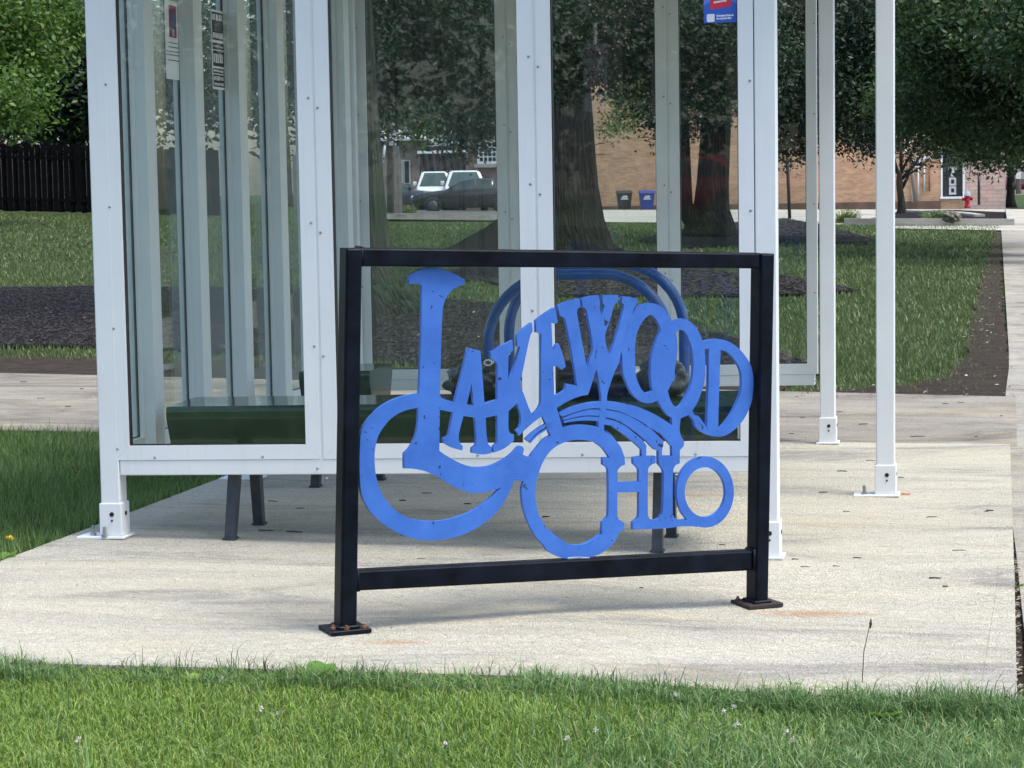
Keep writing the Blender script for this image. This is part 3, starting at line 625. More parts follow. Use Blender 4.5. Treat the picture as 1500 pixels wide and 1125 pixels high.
O2_out = trace('P3 968,385 1050,355 1130,345 1200,370 1280,430 1340,510 1385,610 1400,665 1425,770; P6 270,330 265,480 245,560 200,680 150,760 120,795 45,830 35,940 55,1005 75,1040 72,1085 40,1120; P8 850,245 850,300 780,296 778,210; P5 795,965 790,855 745,838 660,730 595,622; P5 665,560 735,490 790,370 825,352; P3 1000,1100 940,960 880,850 850,720 845,600 890,455')
O2_in = trace('P3 1120,495 1065,503 1035,540 1050,640 1055,770 1040,900; P5 850,60 832,200 828,350 790,372 737,490 750,560 800,680 850,722 895,706 940,650 1010,520 1060,380 1085,200 1085,60; P3 1270,880 1250,740 1205,610 1160,525')
def fixO2():
    # the hole touches the cut on its left, so the outline is one open C instead of a ring
    out = trace('P3 968,385 1050,355 1130,345 1200,370 1280,430 1340,510 1385,610 1400,665 1425,770; P6 270,330 265,480 245,560 200,680 150,760 120,795 45,830 35,940 55,1005 75,1040 72,1085 40,1120; P8 850,245 850,300 780,296 778,210; P5 795,965 790,855 745,838 660,730 595,622 665,560 735,490 750,560 800,680 850,722 895,706 940,650 1010,520 1060,380 1085,200 1085,60; P3 1270,880 1250,740 1205,610 1160,525 1120,495 1065,503 1035,540 1050,640 1055,770 1040,900; P5 850,60 832,200 825,352; P3 1000,1100 940,960 880,850 850,720 845,600 890,455')
    return out
plate('letter_o', [fixO2()])
D_out = trace('P3 1400,665; P6 285,115 340,106 410,106 480,125 560,175 630,250 680,330 705,420 712,500 705,600 690,690 650,790 600,870 530,940 450,988 380,998 300,985 230,950 180,900 165,850 120,795 150,762 175,800 205,808 240,850 285,915 294,700 300,500 303,195 262,192')
D_in = trace('P6 410,205 404,350 400,500 393,700 388,915 400,925 440,885 510,790 560,690 595,600 605,480 590,380 540,290 480,228 435,207')
plate('letter_d', [D_out, D_in])
plate('rainbow_band', [trace('P4 550,615 700,540 820,500 900,480 1010,460 1136,449 1118,548 1000,545 800,590 600,660')])
plate('rainbow_band', [trace('P4 600,680 800,605 1000,562 1115,562 1108,650 950,643 800,660 620,705')])
plate('rainbow_band', [trace('P4 620,715 800,675 950,657 1107,665 1098,722 950,712 850,714 720,730 620,748')])
plate('rainbow_band', [trace('P4 1211,448 1350,460 1500,490; P5 120,655 300,705 450,765 600,840 750,935 795,965; P8 778,210 745,175 703,125 640,85; P5 600,1065 480,990 350,905 150,810; P4 1500,632 1350,580 1198,552')])
plate('rainbow_band', [trace('P4 1197,566 1350,592 1490,640; P5 340,915 470,1005; P8 540,12 620,85 700,160 697,205 688,235 688,300 655,300 655,250 620,240 540,160 420,62 350,12; P5 240,1020 100,930 0,890; P4 1350,700 1190,668')])
plate('rainbow_band', [trace('P4 1188,684 1330,722 1490,800; P5 100,950; P8 350,25 430,90 505,152 545,205 540,300 500,300 500,240 440,185 340,105 250,42; P4 1290,785 1173,768')])
plate('short_band', [trace('P4 97,968 160,905 230,850 300,800 365,768 430,735 445,765 380,790 310,836 245,890 190,945 137,1004')])
plate('short_band', [trace('P4 150,1006 200,952 255,902 320,858 392,812 450,785 455,800 398,830 325,876 262,920 210,970 165,1024')])
O3 = trace('P4 605,815 700,785 850,770 980,780 1095,803 1172,852 1250,910; P8 175,65 225,110 270,165 310,220 330,270 345,312 205,312 150,235 105,197 60,172; D 230,284 150,290 60,330 0,392; C 1370,480 1345,580 1345,680 1370,780 1425,860 1500,920; D 150,957 230,962 300,932; P8 135,1015 295,985; D 470,885 445,940 400,985 340,1025 260,1048 180,1056 120,1050 60,1030 10,1000; C 1400,970 1340,900 1290,800 1262,700 1255,600 1268,552; P7 1285,742; C 1345,345 1400,280; P4 435,920')
plate('letter_o', [O3], 'large blue capital O hanging below the rainbow bands')
H_ = trace('P8 145,315 205,312 345,312 347,380 310,395 280,430 278,540 475,535 475,430 462,405 425,370 425,312 500,300 540,300 630,300 628,365 590,380 565,405 558,440 558,840 575,875 615,890 600,968 420,972 420,905 455,880 475,850 478,630 278,635 278,840 290,880 340,912 340,980 295,985 135,1015 140,905 180,870 195,840 195,430 180,400 145,380')
plate('letter_h', [H_], thr=30)
I_ = trace('P8 655,300 688,299 780,296 850,300 850,365 810,385 790,425 785,830 800,865 850,885 940,880 1000,930 1010,952 970,944 860,945 720,962 600,968 615,890 660,868 695,820 705,480 695,425 655,372')
plate('letter_i', [I_], thr=30)
def ell(cx, cy, rx, ry, n=72): return [(860 + (cx + rx * math.cos(a)) / 6.25, 620 + (cy + ry * math.sin(a)) / 6.25) for a in [2 * math.pi * k / n for k in range(n)]]
plate('letter_o', [ell(1083, 630, 262, 326), ell(1082, 632, 187, 228)], 'small round blue letter O at the lower right', off=0.0006, sm=False)
mb = MB(RK)
for q in range(9):
    u, z = onplane(833 + q * 3.6, 817.5 + abs(q - 4) * .2, PDEP); mb.lathe((u, PDEP + .004, z), [(.001, -.006), (.007, -.003), (.008, 0), (.006, .004), (.001, .006)], 7)
mb.build('weld_bead', plain('grey_weld', (0.16, 0.19, 0.25), .5, .4, .3, 50), rack)

# ------------------------------------------------------------------ BUS SHELTER
shel = thing('bus_shelter', 'white framed glass bus shelter with canopy standing on the concrete slab', 'bus shelter', SH(0, 0, 0))
ZR, ZG, ZT = 0.2291, 0.3369, 2.27
PF = 0.051                                                        # visible face of a pane frame
def wall_part(kind_axis, at, seams, flip, face_in, posts, names=True, back_leg=None, thick=0.046):
    """a glazed wall: axis 0 runs along x at y=at, axis 1 along y at x=at; flip = side the outer face looks to"""
    def B(mb, a0, a1, n0, n1, z0, z1, mi=0, bev=0.0):
        n0, n1 = sorted((n0, n1))
        if kind_axis == 0: mb.box((a0, at + n0, z0), (a1, at + n1, z1), mi, bev)
        else: mb.box((at + n0, a0, z0), (at + n1, a1, z1), mi, bev)
    s = -1 if flip else 1
    for i in range(len(seams) - 1):
        a, b = seams[i] + .006, seams[i + 1] - .006
        # four mitred frame members, each a prism whose ends are cut at 45 degrees
        fr = MB(SH); z0, z1 = ZR + .055, ZT; w_ = PF
        o0, o1 = s * .0235, -s * .0235
        def memb(q):
            def mk(p, n): return (p[0], at + n, p[1]) if kind_axis == 0 else (at + n, p[0], p[1])
            fr.loft([[mk(p, o0) for p in q], [mk(p, o1) for p in q]])
        g_ = .0006
        memb([(a, z0), (b, z0), (b - w_, z0 + w_), (a + w_, z0 + w_)])
        memb([(b, z0 + g_), (b, z1 - g_), (b - w_, z1 - w_), (b - w_, z0 + w_ + g_)])
        memb([(a, z1), (a + w_, z1 - w_), (b - w_, z1 - w_), (b, z1)])
        memb([(a, z0 + g_), (a + w_, z0 + w_ + g_), (a + w_, z1 - w_), (a, z1 - g_)])
        f = fr.build('pane_frame', WHITE, shel)
        gk = MB(SH); t = .0035
        for q in (((a + w_, a + w_ + t), (z0 + w_, z1 - w_)), ((b - w_ - t, b - w_), (z0 + w_, z1 - w_)), ((a + w_ + t, b - w_ - t), (z0 + w_, z0 + w_ + t))):
            gd = .012 if kind_axis == 0 else .0042; B(gk, q[0][0], q[0][1], -gd, gd, q[1][0], q[1][1])
        gk.build('gasket', GASKET, f)
        gl = MB(SH); B(gl, a + w_ - .003, b - w_ + .003, -.003, .003, z0 + w_ - .003, z1 - w_ + .003); g2 = gl.build('glass_pane', GLASS, shel)
    # posts behind the seams
    for i, sm_ in enumerate(seams):
        if i in posts: continue
        pm = MB(SH); hw, dp = (.032, -.040) if kind_axis == 0 else (.050, -.064); B(pm, sm_ - hw, sm_ + hw, s * .0195 * face_in if kind_axis == 0 else .0225, s * dp * face_in, ZR + .004, ZT, 0); pm.build('mullion', WHITE, shel)
    rl = MB(SH); B(rl, seams[0] + .02, seams[-1] - .02, s * .021, s * -.035, ZR, ZR + .0545, 0, .003); rl.build('bottom_rail', WHITE, shel)
    sc = MB(SH)
    for i, sm_ in enumerate(seams):
        for j, z in enumerate(np.arange(.36, 2.1, .43)):
            for d, dz_ in ((-.019, 0), (.017, -.035)):
                if (i == 0 and d < 0) or (i == len(seams) - 1 and d > 0): continue
                c = (sm_ + d * .9, at + s * .0235, z + dz_ - .11 * (i % 2)) if kind_axis == 0 else (at + s * .0235, sm_ + d * .9, z + dz_)
                sc.lathe(c, [(.0048, 0), (.0048, s * .0012), (.0032, s * .003), (.001, s * .0035)], 7, axis='y' if kind_axis == 0 else 'x')
    for i in range(len(seams) - 1):
        for f_ in (.2, .72):
            c = seams[i] + (seams[i + 1] - seams[i]) * f_
            cc = (c, at + s * .0235, ZR + .064) if kind_axis == 0 else (at + s * .0235, c, ZR + .064)
            sc.lathe(cc, [(.0048, 0), (.0048, s * .0012), (.0032, s * .003), (.001, s * .0035)], 7, axis='y' if kind_axis == 0 else 'x')
    kind(sc.build('screws', STEEL, shel), 'stuff')
FS = [0.0, 0.769, 1.545, 2.292]
BS = [-0.012, 0.762, 1.556, 2.284]
SS = [0.03, 0.345, 0.90, 1.45, 2.00, 2.55, 3.10, 3.43]
YB = 3.467
wall_part(0, 0.0, FS, True, 1, (0, 3)); wall_part(0, YB, BS, True, 1, (0, 3)); wall_part(1, -0.020, SS, True, 1, (0, 7))
def leg(name, x, y, z1, w_=.072, plate_dir=(-1, 0), bolts=((-.075, -.02), (-.02, -.052))):
    zf = shfoot(x, y)
    mb = MB(SH); mb.box((x - w_ / 2, y - w_ / 2, zf + .01), (x + w_ / 2, y + w_ / 2, z1), 0, .004); o = mb.build(name, WHITE, shel)
    e = .006; sl = MB(SH); h = w_ / 2 + e; sl.box((x - h, y - h, zf + .008), (x + h, y + h, zf + .128), 0, .003); s2 = sl.build('foot_sleeve', WHITE, shel)
    for zz, r in ((.088, .0085), (.065, .004)): hl = MB(SH); hl.lathe((x + .006, y - h - .0005, zf + zz), [(r, 0), (r, -.002), (r * .5, -.002)], 10, axis='y'); hl.build('set_screw', DARKM, s2)
    hl = MB(SH); hl.lathe((x + h + .0005, y, zf + .088), [(.008, 0), (.008, .002), (.004, .002)], 10, axis='x'); hl.build('set_screw', DARKM, s2)
    pl = MB(SH); a, b = {-1: (-h - .085, h + .012), 1: (-h - .012, h + .085), 0: (-h - .012, h + .012)}[plate_dir[0]]
    pl.box((x + a, y - h - .014, zf), (x + b, y + h + .012, zf + .009), 0, .002); p2 = pl.build('base_plate', WHITE, shel)
    for dx, dy in bolts:
        bo = MB(SH); bo.lathe((x + dx, y + dy, zf + .008), [(.012, 0), (.012, .009), (.0065, .0095), (.0065, .036), (.003, .038)], 6, smooth=False); bo.build('anchor_bolt', STEEL, p2)
leg('corner_post', -0.018, 0.012, 2.38); leg('corner_post', 2.325, 0.012, 2.38, plate_dir=(-1, 0), bolts=())
leg('corner_post', -0.02, 3.48, 2.38, bolts=((-.07, -.03),)); leg('corner_post', 2.332, 3.36, 2.38, plate_dir=(0, 0), bolts=())
leg('wall_leg', -0.02, 1.62, ZR + .01, bolts=())
leg('canopy_post', 2.665, 1.60, 2.38, .074, (-1, 0), ((-.085, -.035),))
rf = MB(SH); rf.box((-.15, -.22, 2.381), (2.80, 3.62, 2.53), 0, .02); ro = rf.build('roof', WHITE, shel)  # unseen roof, front overhang sized for where its shadow ends
for y_ in (.012, 1.6, 3.45):
    rb = MB(SH); rb.box((-.05, y_ - .03, 2.31), (2.7, y_ + .03, 2.38)); rb.build('roof_beam', WHITE, shel)
for q in (((.02, -.02, ZT + .001), (2.29, .05, 2.3095)), ((.02, YB - .02, ZT + .001), (2.27, YB + .02, 2.3095)), ((-.045, .06, ZT + .001), (.012, YB - .03, 2.3095))):
    hd = MB(SH); hd.box(*q); hd.build('top_rail', WHITE, shel)

# ------------------------------------------------------------------ BENCHES, BAGS, HOOPS, POSTERS
def bench(x0, x1, y0, dep, zt, label, legs, group=None):
    o = thing('bench', label, 'bench', SH(x0, y0, 0), group)
    prof = [(0, zt - .02), (.004, zt - .008), (.014, zt), (dep - .03, zt + .006), (dep, zt - .004), (dep + .004, zt - .03), (dep - .05, zt - .16), (dep - .06, zt - .165), (.055, zt - .165), (.045, zt - .15), (.006, zt - .055), (0, zt - .04)]
    mb = MB(SH); mb.loft([[(x + (.035 if e else 0) * 0, y0 + p[0], p[1]) for p in prof] for x, e in ((x0, 1), (x1, 1))]); mb.build('seat', GREEN, o)
    for (lx, ly, px, py) in legs:
        zf = shfoot(px, py)
        mb = MB(SH); mb.loft([[(px - .018, py - .018, zf + .004), (px + .018, py - .018, zf + .004), (px + .018, py + .018, zf + .004), (px - .018, py + .018, zf + .004)],
                             [(lx - .020, ly - .022, zt - .15), (lx + .020, ly - .022, zt - .15), (lx + .020, ly + .022, zt - .15), (lx - .020, ly + .022, zt - .15)]])
        l = mb.build('leg', LEGM, o); mb = MB(SH); mb.box((px - .022, py - .026, zf + .001), (px + .024, py + .022, zf + .008)); mb.build('foot_pad', LEGM, l)
    return o
bx0, bz0 = SHhit(243, 601, .09); bx1, _ = SHhit(1079, 601, .09)
def foot(px, py):
    g = G(px, py); q = g - SO; return q.x * SU.x + q.y * SU.y, q.x * SV.x + q.y * SV.y
f1 = foot(338, 790); f2 = foot(380, 768); f3 = foot(963, 808); f4 = foot(984, 786)
print('bench', bx0, bx1, bz0, f1, f2, f3, f4)
bench(bx0, bx1, .09, .36, bz0 + .012, 'long dark green bench running along the front glass of the shelter', ((f1[0] + .015, f1[1] + .05, *f1), (f2[0] - .004, f2[1] - .03, *f2), (f3[0] + .008, f3[1] + .05, *f3), (f4[0] - .004, f4[1] - .03, *f4)))
sx1, sz = SHhit(541, 547, 1.35); print('b2', sx1, sz)
bench(sx1 - .30, sx1, 1.35, .38, sz + .01, 'short dark green seat in the back left of the shelter', ((sx1 - .24, 1.45, sx1 - .26, 1.42), (sx1 - .06, 1.65, sx1 - .05, 1.68)))
BAGM = plain('black_bag_plastic', (0.010, 0.011, 0.013), .22, 0, .5, 20, 0.6); BAG2 = plain('olive_bag_plastic', (0.025, 0.03, 0.024), .35, 0, .5, 12, .6)
WHT = plain('white_tie', (0.75, 0.75, 0.75), .5)
def bag(c, r, label, mat, knot=None, seed=1, name='plastic_bag', cat='bag'):
    rg = random.Random(seed); P = SH(*c); bm = bmesh.new(); bmesh.ops.create_icosphere(bm, subdivisions=4, radius=1)
    from mathutils import noise as mn
    for v in bm.verts:
        d = v.co.copy(); k = 1 + .28 * mn.noise(d * 1.7 + Vector((seed, 0, 0))) + .34 * abs(mn.noise(d * 3.6 + Vector((0, seed, 0)))) - .16 * abs(mn.noise(d * 8)) + .05 * mn.noise(d * 15)
        v.co = Vector((d.x * r[0] * k, d.y * r[1] * k, d.z * r[2] * k)); v.co.z = max(v.co.z, -r[2] * .75)
    zl = min(v.co.z for v in bm.verts)
    for v in bm.verts: v.co.z -= zl
    me = bpy.data.meshes.new(name); bm.to_mesh(me); bm.free(); me.materials.append(mat)
    for p in me.polygons: p.use_smooth = True
    o = bpy.data.objects.new(name, me); COL.objects.link(o); o.location = P; o['_o'] = tuple(P); tag(o, label, cat)
    for kk in (knot or ()):
        kb = MB(); a = Vector(kk); kb.tube([P + a + Vector((math.cos(t) * .014, 0, math.sin(t) * .010)) for t in np.linspace(0, 5.6, 9)] + [P + a + Vector((.035, -.005, .018))], [.003] * 9 + [.007], 6); kb.build('tie', WHT, o)
    return o
def bagpos(px, Yl): x, z = SHhit(px, 560, Yl); return x
zs = bz0 + .018
bag((bagpos(697, .3), .28, zs), (.105, .11, .075), 'black plastic bag with white tie heaped on the bench behind the L and A', BAGM, ((.05, -.09, .13), (.09, -.08, .145)), 3)
bag((bagpos(860, .3), .3, zs), (.20, .12, .07), 'wide black plastic bag lying on the middle of the bench', BAGM, ((.03, -.12, .10), (.14, -.12, .08)), 8)
bag((bagpos(972, .3), .28, zs), (.085, .10, .075), 'crumpled olive plastic bag at the right end of the bag pile on the bench', BAG2, None, 5)
HOOP = plain('blue_tube_enamel', (0.012, 0.075, 0.27), .22, .0, .25, 10, 0, .6)
def hoop_pts(xl, xr, y, zt, R_c, zf):
    p = [(xl, y, zf)]
    for k in range(11): a = math.pi - k * math.pi / 20; p.append((xl + R_c + R_c * math.cos(a), y, zt - R_c + R_c * math.sin(a)))
    for k in range(11): a = math.pi / 2 - k * math.pi / 20; p.append((xr - R_c + R_c * math.cos(a), y, zt - R_c + R_c * math.sin(a)))
    return p + [(xr, y, zf)]
hr = None
for Yl, pl, pr, pt_ in ((2.05, 715, 981, 402), (2.55, 746, 1002, 388)):
    xl, _ = SHhit(pl, 500, Yl); xr, _ = SHhit(pr, 500, Yl); _, zt = SHhit(858, pt_, Yl)
    if hr is None: hr = thing('bike_hoop_rack', 'pair of blue tubular bike hoops standing inside the shelter', 'bike rack', SH(xl, Yl, 0))
    mb = MB(SH); mb.tube(hoop_pts(xl, xr, Yl, zt, .30, shfoot((xl + xr) / 2, Yl) + .02), .024, 14); mb.build('hoop', HOOP, hr)
    for xx in (xl, xr):
        mb = MB(SH); zf = shfoot(xx, Yl); mb.lathe((xx, Yl, zf + .001), [(.06, 0), (.06, .008), (.03, .01), (.03, .03)], 14); mb.build('foot_flange', HOOP, hr)
PAPER = plain('poster_paper', (0.86, 0.87, 0.87), .7, 0, .04); INK = plain('poster_ink', (0.03, 0.03, 0.04), .7); PINK = plain('poster_photo_magenta', (0.25, 0.03, 0.09), .6, 0, .7, 40)
PBLUE = plain('poster_photo_blue', (0.08, 0.12, 0.25), .6, 0, .7, 50); GREY = plain('poster_grey', (0.13, 0.13, 0.14), .6, 0, .5, 40); SKIN = plain('poster_photo_pale', (0.45, 0.38, 0.33), .6, 0, .4, 60)
def text_mesh(s, size, T, mat, name, parent, align='LEFT', bold=0.0, sx=1.0, shear=0.0):
    cu = bpy.data.curves.new('t', 'FONT'); cu.body = s; cu.size = size; cu.align_x = align; cu.offset = bold; cu.shear = shear; cu.resolution_u = 3
    tmp = bpy.data.objects.new('tmp', cu); COL.objects.link(tmp); me = bpy.data.meshes.new_from_object(tmp.evaluated_get(bpy.context.evaluated_depsgraph_get())); bpy.data.objects.remove(tmp)
    off = Vector(parent['_o'])
    for v in me.vertices: v.co = Vector(T(v.co.x * sx, v.co.y)) - off
    me.materials.clear(); me.materials.append(mat); me.name = name; o = bpy.data.objects.new(name, me); COL.objects.link(o); o.parent = parent; return o
def side_poster(y0, y1, z0, z1, label):
    P = SH(-.012, y0, z0); o = thing('poster', label, 'poster', P); mb = MB(SH); mb.box((-.0165, y0, z0), (-.0158, y1, z1)); mb.build('paper', PAPER, o); return o, (lambda a, b, q=None: SH(-.0155 + .0002 * (q or 0), y0 + a * (y1 - y0), z0 + b * (z1 - z0)))
def side_pos(px, py):                                              # y and z on the glass of the left wall
    d = ray(px, py); n = SV.cross(Vector((0, 0, 1))); P0 = SH(-.016, 0, 0); c = Vector((0, 0, EYE)); t = (P0 - c).dot(n) / d.dot(n); q = c + d * t - P0
    y = (q.x * SV.x + q.y * SV.y) / (SV.x ** 2 + SV.y ** 2); return y, q.z - SV.z * y
def rect(mb, T, a0, b0, a1, b1, q=1): mb.add([T(a0, b0, q), T(a1, b0, q), T(a1, b1, q), T(a0, b1, q)], [(0, 1, 2, 3)])
ya, za = side_pos(244, 115); yb, zb = side_pos(266, 118); yc, zc = side_pos(256, -25); print('poster1', ya, yb, za, zc)
o, T = side_poster(ya, yb, za, zc, 'white paper notice with a colour picture taped inside the left glass')
mb = MB(); rect(mb, T, .26, .43, .74, .76, 1); mb.build('picture', PINK, o, fix=False)
mb = MB(); rect(mb, T, .38, .50, .64, .70, 2); mb.build('picture', PBLUE, o, fix=False)
mb = MB(); rect(mb, T, .44, .44, .60, .52, 3); mb.build('picture', SKIN, o, fix=False)
mb = MB()
rg = random.Random(4)
for b_, a0, a1 in ((.92, .2, .8), (.85, .15, .75), (.81, .1, .85), (.37, .2, .8), (.325, .15, .95), (.28, .05, .95), (.245, .05, .97), (.19, .12, .92)):
    a = a0
    while a < a1: w_ = rg.uniform(.03, .09); rect(mb, T, a, b_, min(a1, a + w_), b_ + rg.uniform(.008, .012)); a += w_ + .018
kind(mb.build('lettering', INK, o, fix=False), 'stuff')
ya, za = side_pos(312, 130); yb, zb = side_pos(330, 130); yc, zc = side_pos(318, 15)
o, T = side_poster(ya, yb, za, zc, 'black and white event flyer taped inside the left glass behind the notice')
for q in ((.05, .62, .95, .97), (.05, .50, .95, .585), (.05, .29, .95, .49), (.05, .20, .95, .265), (.05, .03, .95, .185)): mb = MB(); rect(mb, T, *q); mb.build('print_panel', INK, o, fix=False)
mb = MB()
for b0, b1, n in ((.86, .95, 6), (.64, .72, 7), (.525, .56, 9), (.33, .45, 5), (.215, .25, 9), (.11, .17, 8), (.045, .09, 10)):
    a = .10
    for k in range(n): w_ = (.8 / n) * rg.uniform(.45, .8); rect(mb, T, a, b0 + rg.uniform(0, .01), a + w_, b1 - rg.uniform(0, .012), 2); a += .8 / n
kind(mb.build('lettering', PAPER, o, fix=False), 'stuff')
mb = MB(); rect(mb, T, .2, .73, .85, .85, 2); mb.build('picture', GREY, o, fix=False)
# transit pass sticker inside the front glass
x0, z0 = SHhit(1031.5, 34.5, .006); x1, _ = SHhit(1080, 34.5, .006); z1 = z0 + (x1 - x0) * 1.5
st = thing('sticker', 'blue transit pass sticker with a red card on the front glass', 'sticker', SH(x0, .006, z0))
def ST(a, b, q=0): return SH(x0 + a * (x1 - x0), -.0040 - .0003 * q, z0 + b * (x1 - x0))
mb = MB(); mb.loft([[ST(0, 0, 0), ST(1, 0, 0), ST(1, 1.5, 0), ST(0, 1.5, 0)], [ST(0, 0, 1), ST(1, 0, 1), ST(1, 1.5, 1), ST(0, 1.5, 1)]]); mb.build('backing', plain('sticker_blue', (0.03, 0.11, 0.50), .4, 0, .05), st)
mb = MB(); mb.add([ST(.0, .52, 2), ST(.12, .60, 2), ST(.5, .70, 2), ST(.88, .62, 2), ST(1, .55, 2), ST(1, 1.5, 2), ST(0, 1.5, 2)], [(0, 1, 2, 3, 4, 5, 6)]); mb.build('print', plain('sticker_light_blue', (0.11, 0.22, 0.62), .4, 0, .05), st, fix=False)
mb = MB(); mb.add([ST(*p, 3) for p in ((.23, .40), (.80, .47), (.84, .50), (.84, .95), (.80, .98), (.22, .92), (.18, .88), (.20, .43))], [tuple(range(8))]); mb.build('card', plain('sticker_red', (0.62, 0.03, 0.06), .4, 0, .05), st, fix=False)
mb = MB(); mb.add([ST(*p, 3) for p in ((.12, .03), (.30, .03), (.33, .06), (.33, .24), (.30, .27), (.12, .27), (.09, .24), (.09, .06))], [tuple(range(8))]); mb.build('white_square', WHT, st, fix=False)
SW = x1 - x0
text_mesh('Download Transit', .068 * SW, lambda a, b: ST(.39 + a / SW, .185 + b / SW, 4), WHT, 'lettering', st, bold=.0008)
text_mesh('to pay your fare', .068 * SW, lambda a, b: ST(.39 + a / SW, .105 + b / SW, 4), WHT, 'lettering', st, bold=.0008)
mb = MB(); a = .30
for k in range(9): w_ = rg.uniform(.02, .045); mb.add([ST(p, q, 4) for p, q in ((a, .545 + a * .12), (a + w_, .545 + a * .12), (a + w_ + .01, .60 + a * .12), (a + .01, .60 + a * .12))], [(0, 1, 2, 3)]); a += w_ + .008
kind(mb.build('lettering', WHT, st, fix=False), 'stuff')

# ------------------------------------------------------------------ TREES
M_OAK = m_leaf('oak_leaves', (0.012, 0.032, 0.012), (0.10, 0.18, 0.055), 0.35, 0.5)
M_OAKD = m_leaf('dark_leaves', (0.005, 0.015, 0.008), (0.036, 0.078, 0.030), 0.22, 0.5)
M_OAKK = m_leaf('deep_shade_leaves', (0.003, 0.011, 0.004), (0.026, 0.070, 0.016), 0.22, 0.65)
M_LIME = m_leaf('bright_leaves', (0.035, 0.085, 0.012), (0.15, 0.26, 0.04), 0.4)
M_BK1 = m_bark('oak_bark', (0.003, 0.0026, 0.002), (0.034, 0.028, 0.021)); M_BK2 = m_bark('mossy_bark', (0.016, 0.016, 0.010), (0.075, 0.078, 0.045), (0.03, 0.06, 0.02))
def leaves(name, blobs, mat, size, parent, loc):
    if size < .13: blobs = [(c, r, int(n * (2.1 if r[0] < 4 else 1.6))) for c, r, n in blobs]
    """blobs: centre, radii, count. Leaves sit in drooping clumps; each is a folded lobe of two triangles plus a side lobe"""
    Vs = []; rn = []
    for c, r, n in blobs:
        ncl = max(3, n // 38); th = RNG.normal(0, 1, (ncl, 3)); th /= np.linalg.norm(th, axis=1)[:, None]
        rad = RNG.uniform(.25, 1.0, ncl) ** .55; cc = np.array(c) + th * rad[:, None] * np.array(r)
        per = max(1, n // ncl); base = np.repeat(cc, per, 0); m_ = len(base); cs = size * 3.2
        clr = np.repeat(RNG.uniform(0, .75, ncl) ** 1.6, per)
        p = base + RNG.normal(0, 1, (m_, 3)) * np.array([cs, cs, cs * .65]) * .6
        ax = RNG.normal(0, 1, (m_, 3)); ax[:, 2] = ax[:, 2] * .5 - .55; ax /= np.linalg.norm(ax, axis=1)[:, None]
        s = np.cross(ax, RNG.normal(0, 1, (m_, 3))); s /= np.linalg.norm(s, axis=1)[:, None] + 1e-9
        L = size * RNG.uniform(.55, 1.1, m_)[:, None]; W = L * RNG.uniform(.16, .30, m_)[:, None]; up = np.cross(ax, s) * L * .10
        a = p; b = p + ax * L * .45 + s * W + up; d = p + ax * L; e = p + ax * L * .5 - s * W + up
        Vs.append(np.stack([a, b, d, e], 1).reshape(-1, 3)); rn.append(np.repeat(np.clip(clr + RNG.uniform(0, .35, m_), 0, 1), 4))
    V = np.concatenate(Vs) - np.array(loc); return fast_mesh(name, V, 4, mat, parent=parent, attr=np.concatenate(rn))
def trunk_mb(base, top, r0, r1, flare=1.7, n=20, bend=0.1, seed=0, forks=0, roots=True):
    rg = random.Random(seed); mb = MB(); rings = []; base = Vector(base); top = Vector(top); H = (top - base).length
    for i in range(15):
        t = i / 14; h = t * H; c = base.lerp(top, t) + Vector((math.sin(t * 4 + seed) * bend * t, math.cos(t * 3 + seed) * bend * t, 0)); k = 1 + (flare - 1) * math.exp(-h / (r0 * .8))
        r = (r0 + (r1 - r0) * t) * k
        rings.append([(c.x + math.cos(a) * r * (1 + (.10 + .16 * (k - 1)) * math.sin(a * 5 + seed + t)), c.y + math.sin(a) * r * (1 + .1 * math.sin(a * 4 + 2 * seed)), c.z - (.15 if i == 0 else 0)) for a in [2 * math.pi * q / n for q in range(n)]])
    mb.loft(rings, 0, True, True)
    for f in range(forks):
        a = rg.uniform(0, 6.28); L = H * rg.uniform(.35, .7); s = base.lerp(top, rg.uniform(.55, .95)); e = s + Vector((math.cos(a) * L, math.sin(a) * L * .6, L * rg.uniform(.1, .7)))
        mid = s.lerp(e, .5) + Vector((0, 0, L * .08)); mb.tube([s, mid, e], [r1 * .55, r1 * .35, r1 * .10], 7)
    return mb
def tree(label, px, py, r0, h, blobs, leaf, size, bark, flare=1.7, lean=0.0, seed=1, r1=None, group=None, forks=6, name='oak_tree', base=None, extra=None):
    g = base or G(px, py); o = thing(name, label, 'tree', g, group); o['_o'] = tuple(g)
    mb = trunk_mb(g, (g.x + lean, g.y, g.z + h), r0, r1 or r0 * .6, flare, seed=seed, forks=forks)
    if extra: extra(mb, g)
    mb.build('trunk', bark, o)
    bl = []
    for b in blobs:
        if len(b) == 6: bpx, bpy_, Z, rx, ry, n = b; c = AT(bpx, bpy_, Z); k = Z / F; bl.append(((c.x, c.y, c.z), (rx * k, min(2.5, max(.6, rx * k * .8)), ry * k), n))
        else: bl.append(((g.x + b[0], g.y + b[1], g.z + b[2]), (b[3], b[3], b[4]), b[5], )[:3] if False else ((g.x + b[0], g.y + b[1], g.z + b[2]), (b[3], b[3], b[4]), int(b[5 - 0]) if len(b) > 5 else 4000))
    leaves('crown', bl, leaf, size, o, tuple(g)); return o
def over(dx, dy, z, r, rz, n): return (dx, dy, z, r, rz, n, 0)
